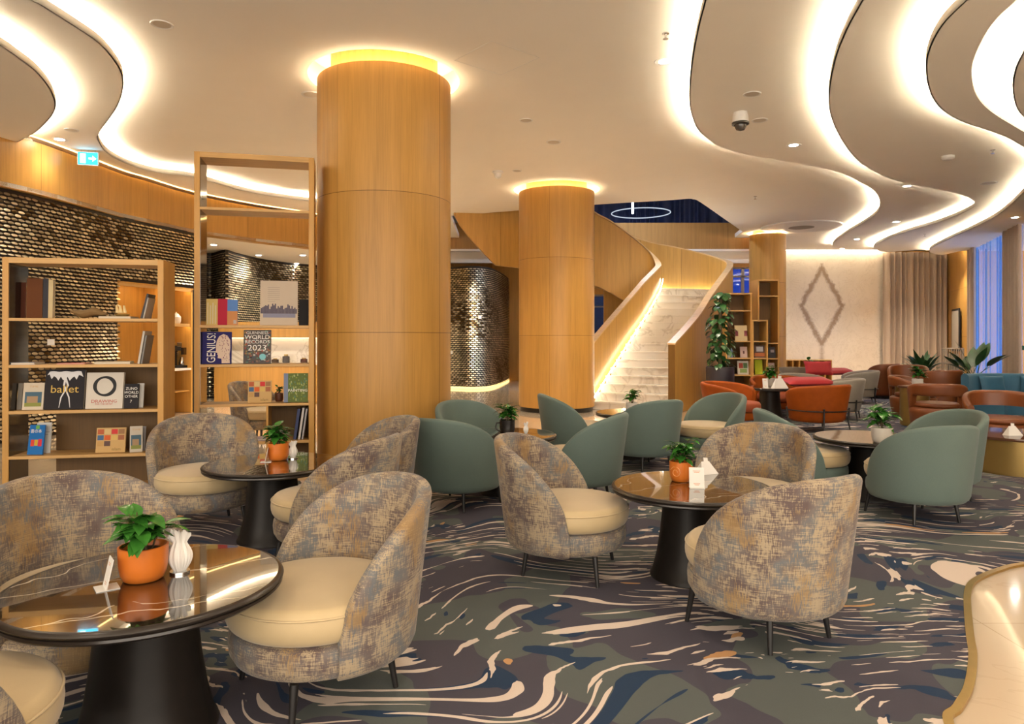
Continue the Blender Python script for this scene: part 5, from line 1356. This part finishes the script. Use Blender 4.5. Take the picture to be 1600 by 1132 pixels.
# ================================================================== COFFEE STATION AT THE LEFT WALL
def station():
    a = Vector((WX(183.5, 12.05), 12.05)); b = Vector((WX(302.5, 13.95), 13.95))
    L = (b - a).length; rz = math.atan2((b - a).y, (b - a).x)
    t = thing('coffee_cabinet', 'lit oak wall cabinet with open niches against the scale wall', 'cabinet', (a.x, a.y, 0), rz)
    MB().box((0, 0, 0), (.03, .5, 2.45)).box((.0, 0, 2.42), (L, .5, 2.45)).build('carcass', 'oak', t, smooth=False)
    u1 = Case((a.x, a.y, 0), rz).x(257, 0)
    MB().box((u1, 0, 0), (u1 + .04, .46, 2.42)).build('side_panel', 'oak', t, smooth=False)
    MB().box((L - .08, 0, 0), (L - .03, .46, 2.42)).build('side_panel', 'oak', t, smooth=False)
    MB().box((L - .03, 0, 0), (L, .5, 2.42)).build('side_panel', 'black', t, smooth=False)
    MB().box((.03, .46, 0), (L - .03, .5, 2.42)).build('back_panel', 'oak', t, smooth=False)
    MB().box((u1 + .04, -.01, .84), (L - .08, .46, .88)).build('worktop', 'white', t, smooth=False)
    MB().box((u1 + .04, .02, 1.72), (L - .08, .46, 1.75)).build('shelf', 'oak_h', t, smooth=False)
    MB().box((u1 + .04, .03, .42), (L - .08, .46, .44)).build('divider', 'oak', t, smooth=False)
    MB().box((.03, .0, 2.375), (L - .03, .02, 2.42)).box((u1 + .04, .02, 1.69), (L - .08, .03, 1.72)).build('valance', 'oak_h', t, smooth=False)
    MB().box((.05, .025, 2.395), (L - .05, .05, 2.41)).build('light_strip', emit('niche_led', (1, .72, .34), 9), t, smooth=False)
    MB().box((u1 + .06, .05, 1.704), (L - .1, .08, 1.714)).build('light_strip', emit('niche_led2', (1, .72, .34), 7), t, smooth=False)
    return t, a, (b - a).normalized(), rz, L
t_, sa, sd, srz, sL = station()
def spt(u, dep, z): q = sa + sd * u + Vector((-sd.y, sd.x)) * dep; return (q.x, q.y, z)
ck = Case((sa.x, sa.y, 0), srz)
ux = ck.x(272, .25)
t_ = thing('lidded_jar', 'white lidded jar on the upper shelf of the coffee cabinet', 'jar', spt(ux, .20, 1.751))
MB().lathe([(0, 0), (.07, 0), (.09, .05), (.09, .13), (.06, .17)], 28, cap=False).build('body', 'whitepot', t_)
MB().lathe([(.06, .17), (.04, .19), (.012, .20), (.015, .22), (0, .23)], 24, cap=False).build('lid', 'whitepot', t_)
ux = ck.x(279, .2)
t_ = thing('coffee_machine', 'black and chrome coffee machine on the worktop of the cabinet', 'coffee machine', spt(ux, .1, .881), srz - .2)
MB().box((-.16, 0, 0), (.16, .34, .05)).box((-.16, .14, .05), (-.02, .34, .42)).box((-.16, .02, .34), (-.02, .34, .44)).build('body', 'black', t_, smooth=False, bevel=.008)
MB().box((.0, .02, .26), (.15, .06, .40)).build('screen', 'dark_mirror', t_, smooth=False, bevel=.004)
MB().box((-.14, -.01, .42), (-.03, .2, .50)).build('bean_hopper', 'chrome', t_, smooth=False, bevel=.006)
MB().lathe([(0, 0), (.05, 0), (.06, .05), (.03, .16), (0, .16)], 20, (.08, .12), cap=False).build('milk_jug', 'chrome', t_, loc=(0, 0, .05))
MB().tube([(-.09, .08, .34), (-.09, .03, .30), (-.09, .03, .24)], .012, 8).build('spout', 'chrome', t_)

# bar counter with marble splashback seen through the tall bookcase
t_ = thing('service_counter', 'oak service counter with marble splashback behind the tall bookcase', 'counter', (-6.6, 15.6, 0), .12)
MB().box((0, 0, 0), (3.3, .6, .86)).build('cabinet', 'oak', t_, smooth=False)
MB().box((-.02, -.03, .86), (3.32, .6, .90)).build('worktop', 'stairmarble', t_, smooth=False, bevel=.004)
MB().box((0, .57, .90), (3.3, .60, 1.48)).build('splashback', 'stairmarble', t_, smooth=False)
MB().box((0, .3, 1.48), (3.3, .6, 1.84)).build('wall_cabinet', 'oak', t_, smooth=False)
MB().box((0, .50, 1.468), (3.3, .52, 1.478)).build('light_strip', emit('counter_led', (1, .8, .5), 3), t_, smooth=False)
for k, (px, lab, c, h_) in enumerate([(430, 'small dark lantern on the service counter, leftmost', (.05, .03, .02), .11), (447, 'tall dark jar on the service counter', (.06, .055, .06), .20), (475, 'small dark lantern on the service counter, rightmost', (.06, .02, .015), .12), (397, 'dark canister on the service counter behind the yearbook', (.05, .02, .02), .15)]):
    kk = Case((-6.6, 15.6, 0), .12); q = kk.at(px, .25, .901)
    o = thing('counter_jar', lab, 'jar', q, 0, 'dark jars on the service counter')
    MB().lathe([(0, 0), (.07, 0), (.08, .02), (.08, h_ * .75), (.04, h_ * .85)], 20, cap=False).build('body', flat('jar%d' % k, c, .15), o)
    MB().lathe([(.045, h_ * .85), (.045, h_), (0, h_)], 16, cap=False).build('lid', 'brass', o)
# two brown tub chairs glimpsed through the tall bookcase
dup(c0, (-3.65, 10.2, 0), rad(-20), 'shadowy tub chair seen through the tall bookcase', PAT)

# ================================================================== RIGHT WALL THINGS
yy = 22.5; q = SP(22.6)
t_ = thing('framed_picture', 'narrow dark-framed picture on the oak wall right of the curtain', 'picture', (q.x - .05, q.y, 1.72), math.atan2(SD.y, SD.x))
MB().box((-.55, 0, -.66), (.55, .04, .70)).build('frame', 'black', t_, smooth=False)
MB().box((-.48, .04, -.59), (.48, .045, .63)).build('mount', flat('picture_grey', (.42, .37, .31)), t_, smooth=False)
spot((q.x - .55, q.y - .1, 4.3), 60, None, 50, .6, .03)
q = SP(15.9 + .05)
q = SP(15.6)
for dz, c, lab, cat in ((0., (.55, .02, .02), 'red fire alarm call point at right edge', 'alarm'), ):
    t_ = thing('fire_call_point', lab, cat, (q.x - .03, q.y, 1.20), ang)
    MB().box((-.055, 0, -.055), (.055, .05, .055)).build('housing', flat('alarm_red', c), t_, smooth=False, bevel=.004)
    MB().box((-.03, .05, -.03), (.03, .054, .03)).build('plate', 'white', t_, smooth=False)
q2 = SP(15.95 + .02)
t_ = thing('door_release', 'small green door release box beside the red call point', 'switch', (q2.x - .03, q2.y, 1.25), ang)
MB().box((-.045, 0, -.05), (.045, .05, .05)).build('housing', flat('release_green', (.01, .14, .08)), t_, smooth=False, bevel=.004)
# slatted lantern
p_ = (WX(1489, 16.2), 16.2, .008)
t_ = thing('slatted_lantern', 'tall cream slatted floor lantern in two tiers beside the curtain', 'lantern', p_)
for z0_, z1_2, r_2 in ((.02, .88, .21), (.90, 1.22, .21)):
    m = MB()
    for k in range(28):
        a = 2 * PI * k / 28; m.tube([(r_2 * math.cos(a), r_2 * math.sin(a), z0_), (r_2 * math.cos(a), r_2 * math.sin(a), z1_2)], .010, 6)
    m.build('slats', flat('cream_slats', (.62, .54, .42)), t_)
    for z in (z0_, z1_2): MB().tube([(r_2 * math.cos(a * PI / 20), r_2 * math.sin(a * PI / 20), z) for a in range(40)], .014, 8, closed=True).build('hoop', flat('cream_slats', (.62, .54, .42)), t_)
MB().lathe([(0, .02), (.12, .02), (.12, 1.1), (0, 1.1)], 24, cap=False).build('core', flat('cream_core', (.55, .48, .38)), t_)
# wall switches on the scale wall
for px, py, Y, lab in [(80, 535, 10.5, 'small square white switch plate on the scale wall, seen through the low bookcase'), (750, 496, 20.2, 'small square white switch plate on the far scale wall'), (705, 551, 20.2, 'lower white switch plate on the far scale wall, beside the thick pillar')]:
    t_ = thing('switch_plate', lab, 'switch', (WX(px, Y), Y, WZ(py, Y)), rad(25 if Y < 15 else 0), 'switch plates on the scale wall')
    MB().box((-.045, -.03, -.045), (.045, .0, .045)).build('plate', 'white', t_, smooth=False)
    MB().box((-.02, -.034, -.03), (.02, -.03, .03)).build('rocker', 'paper', t_, smooth=False)
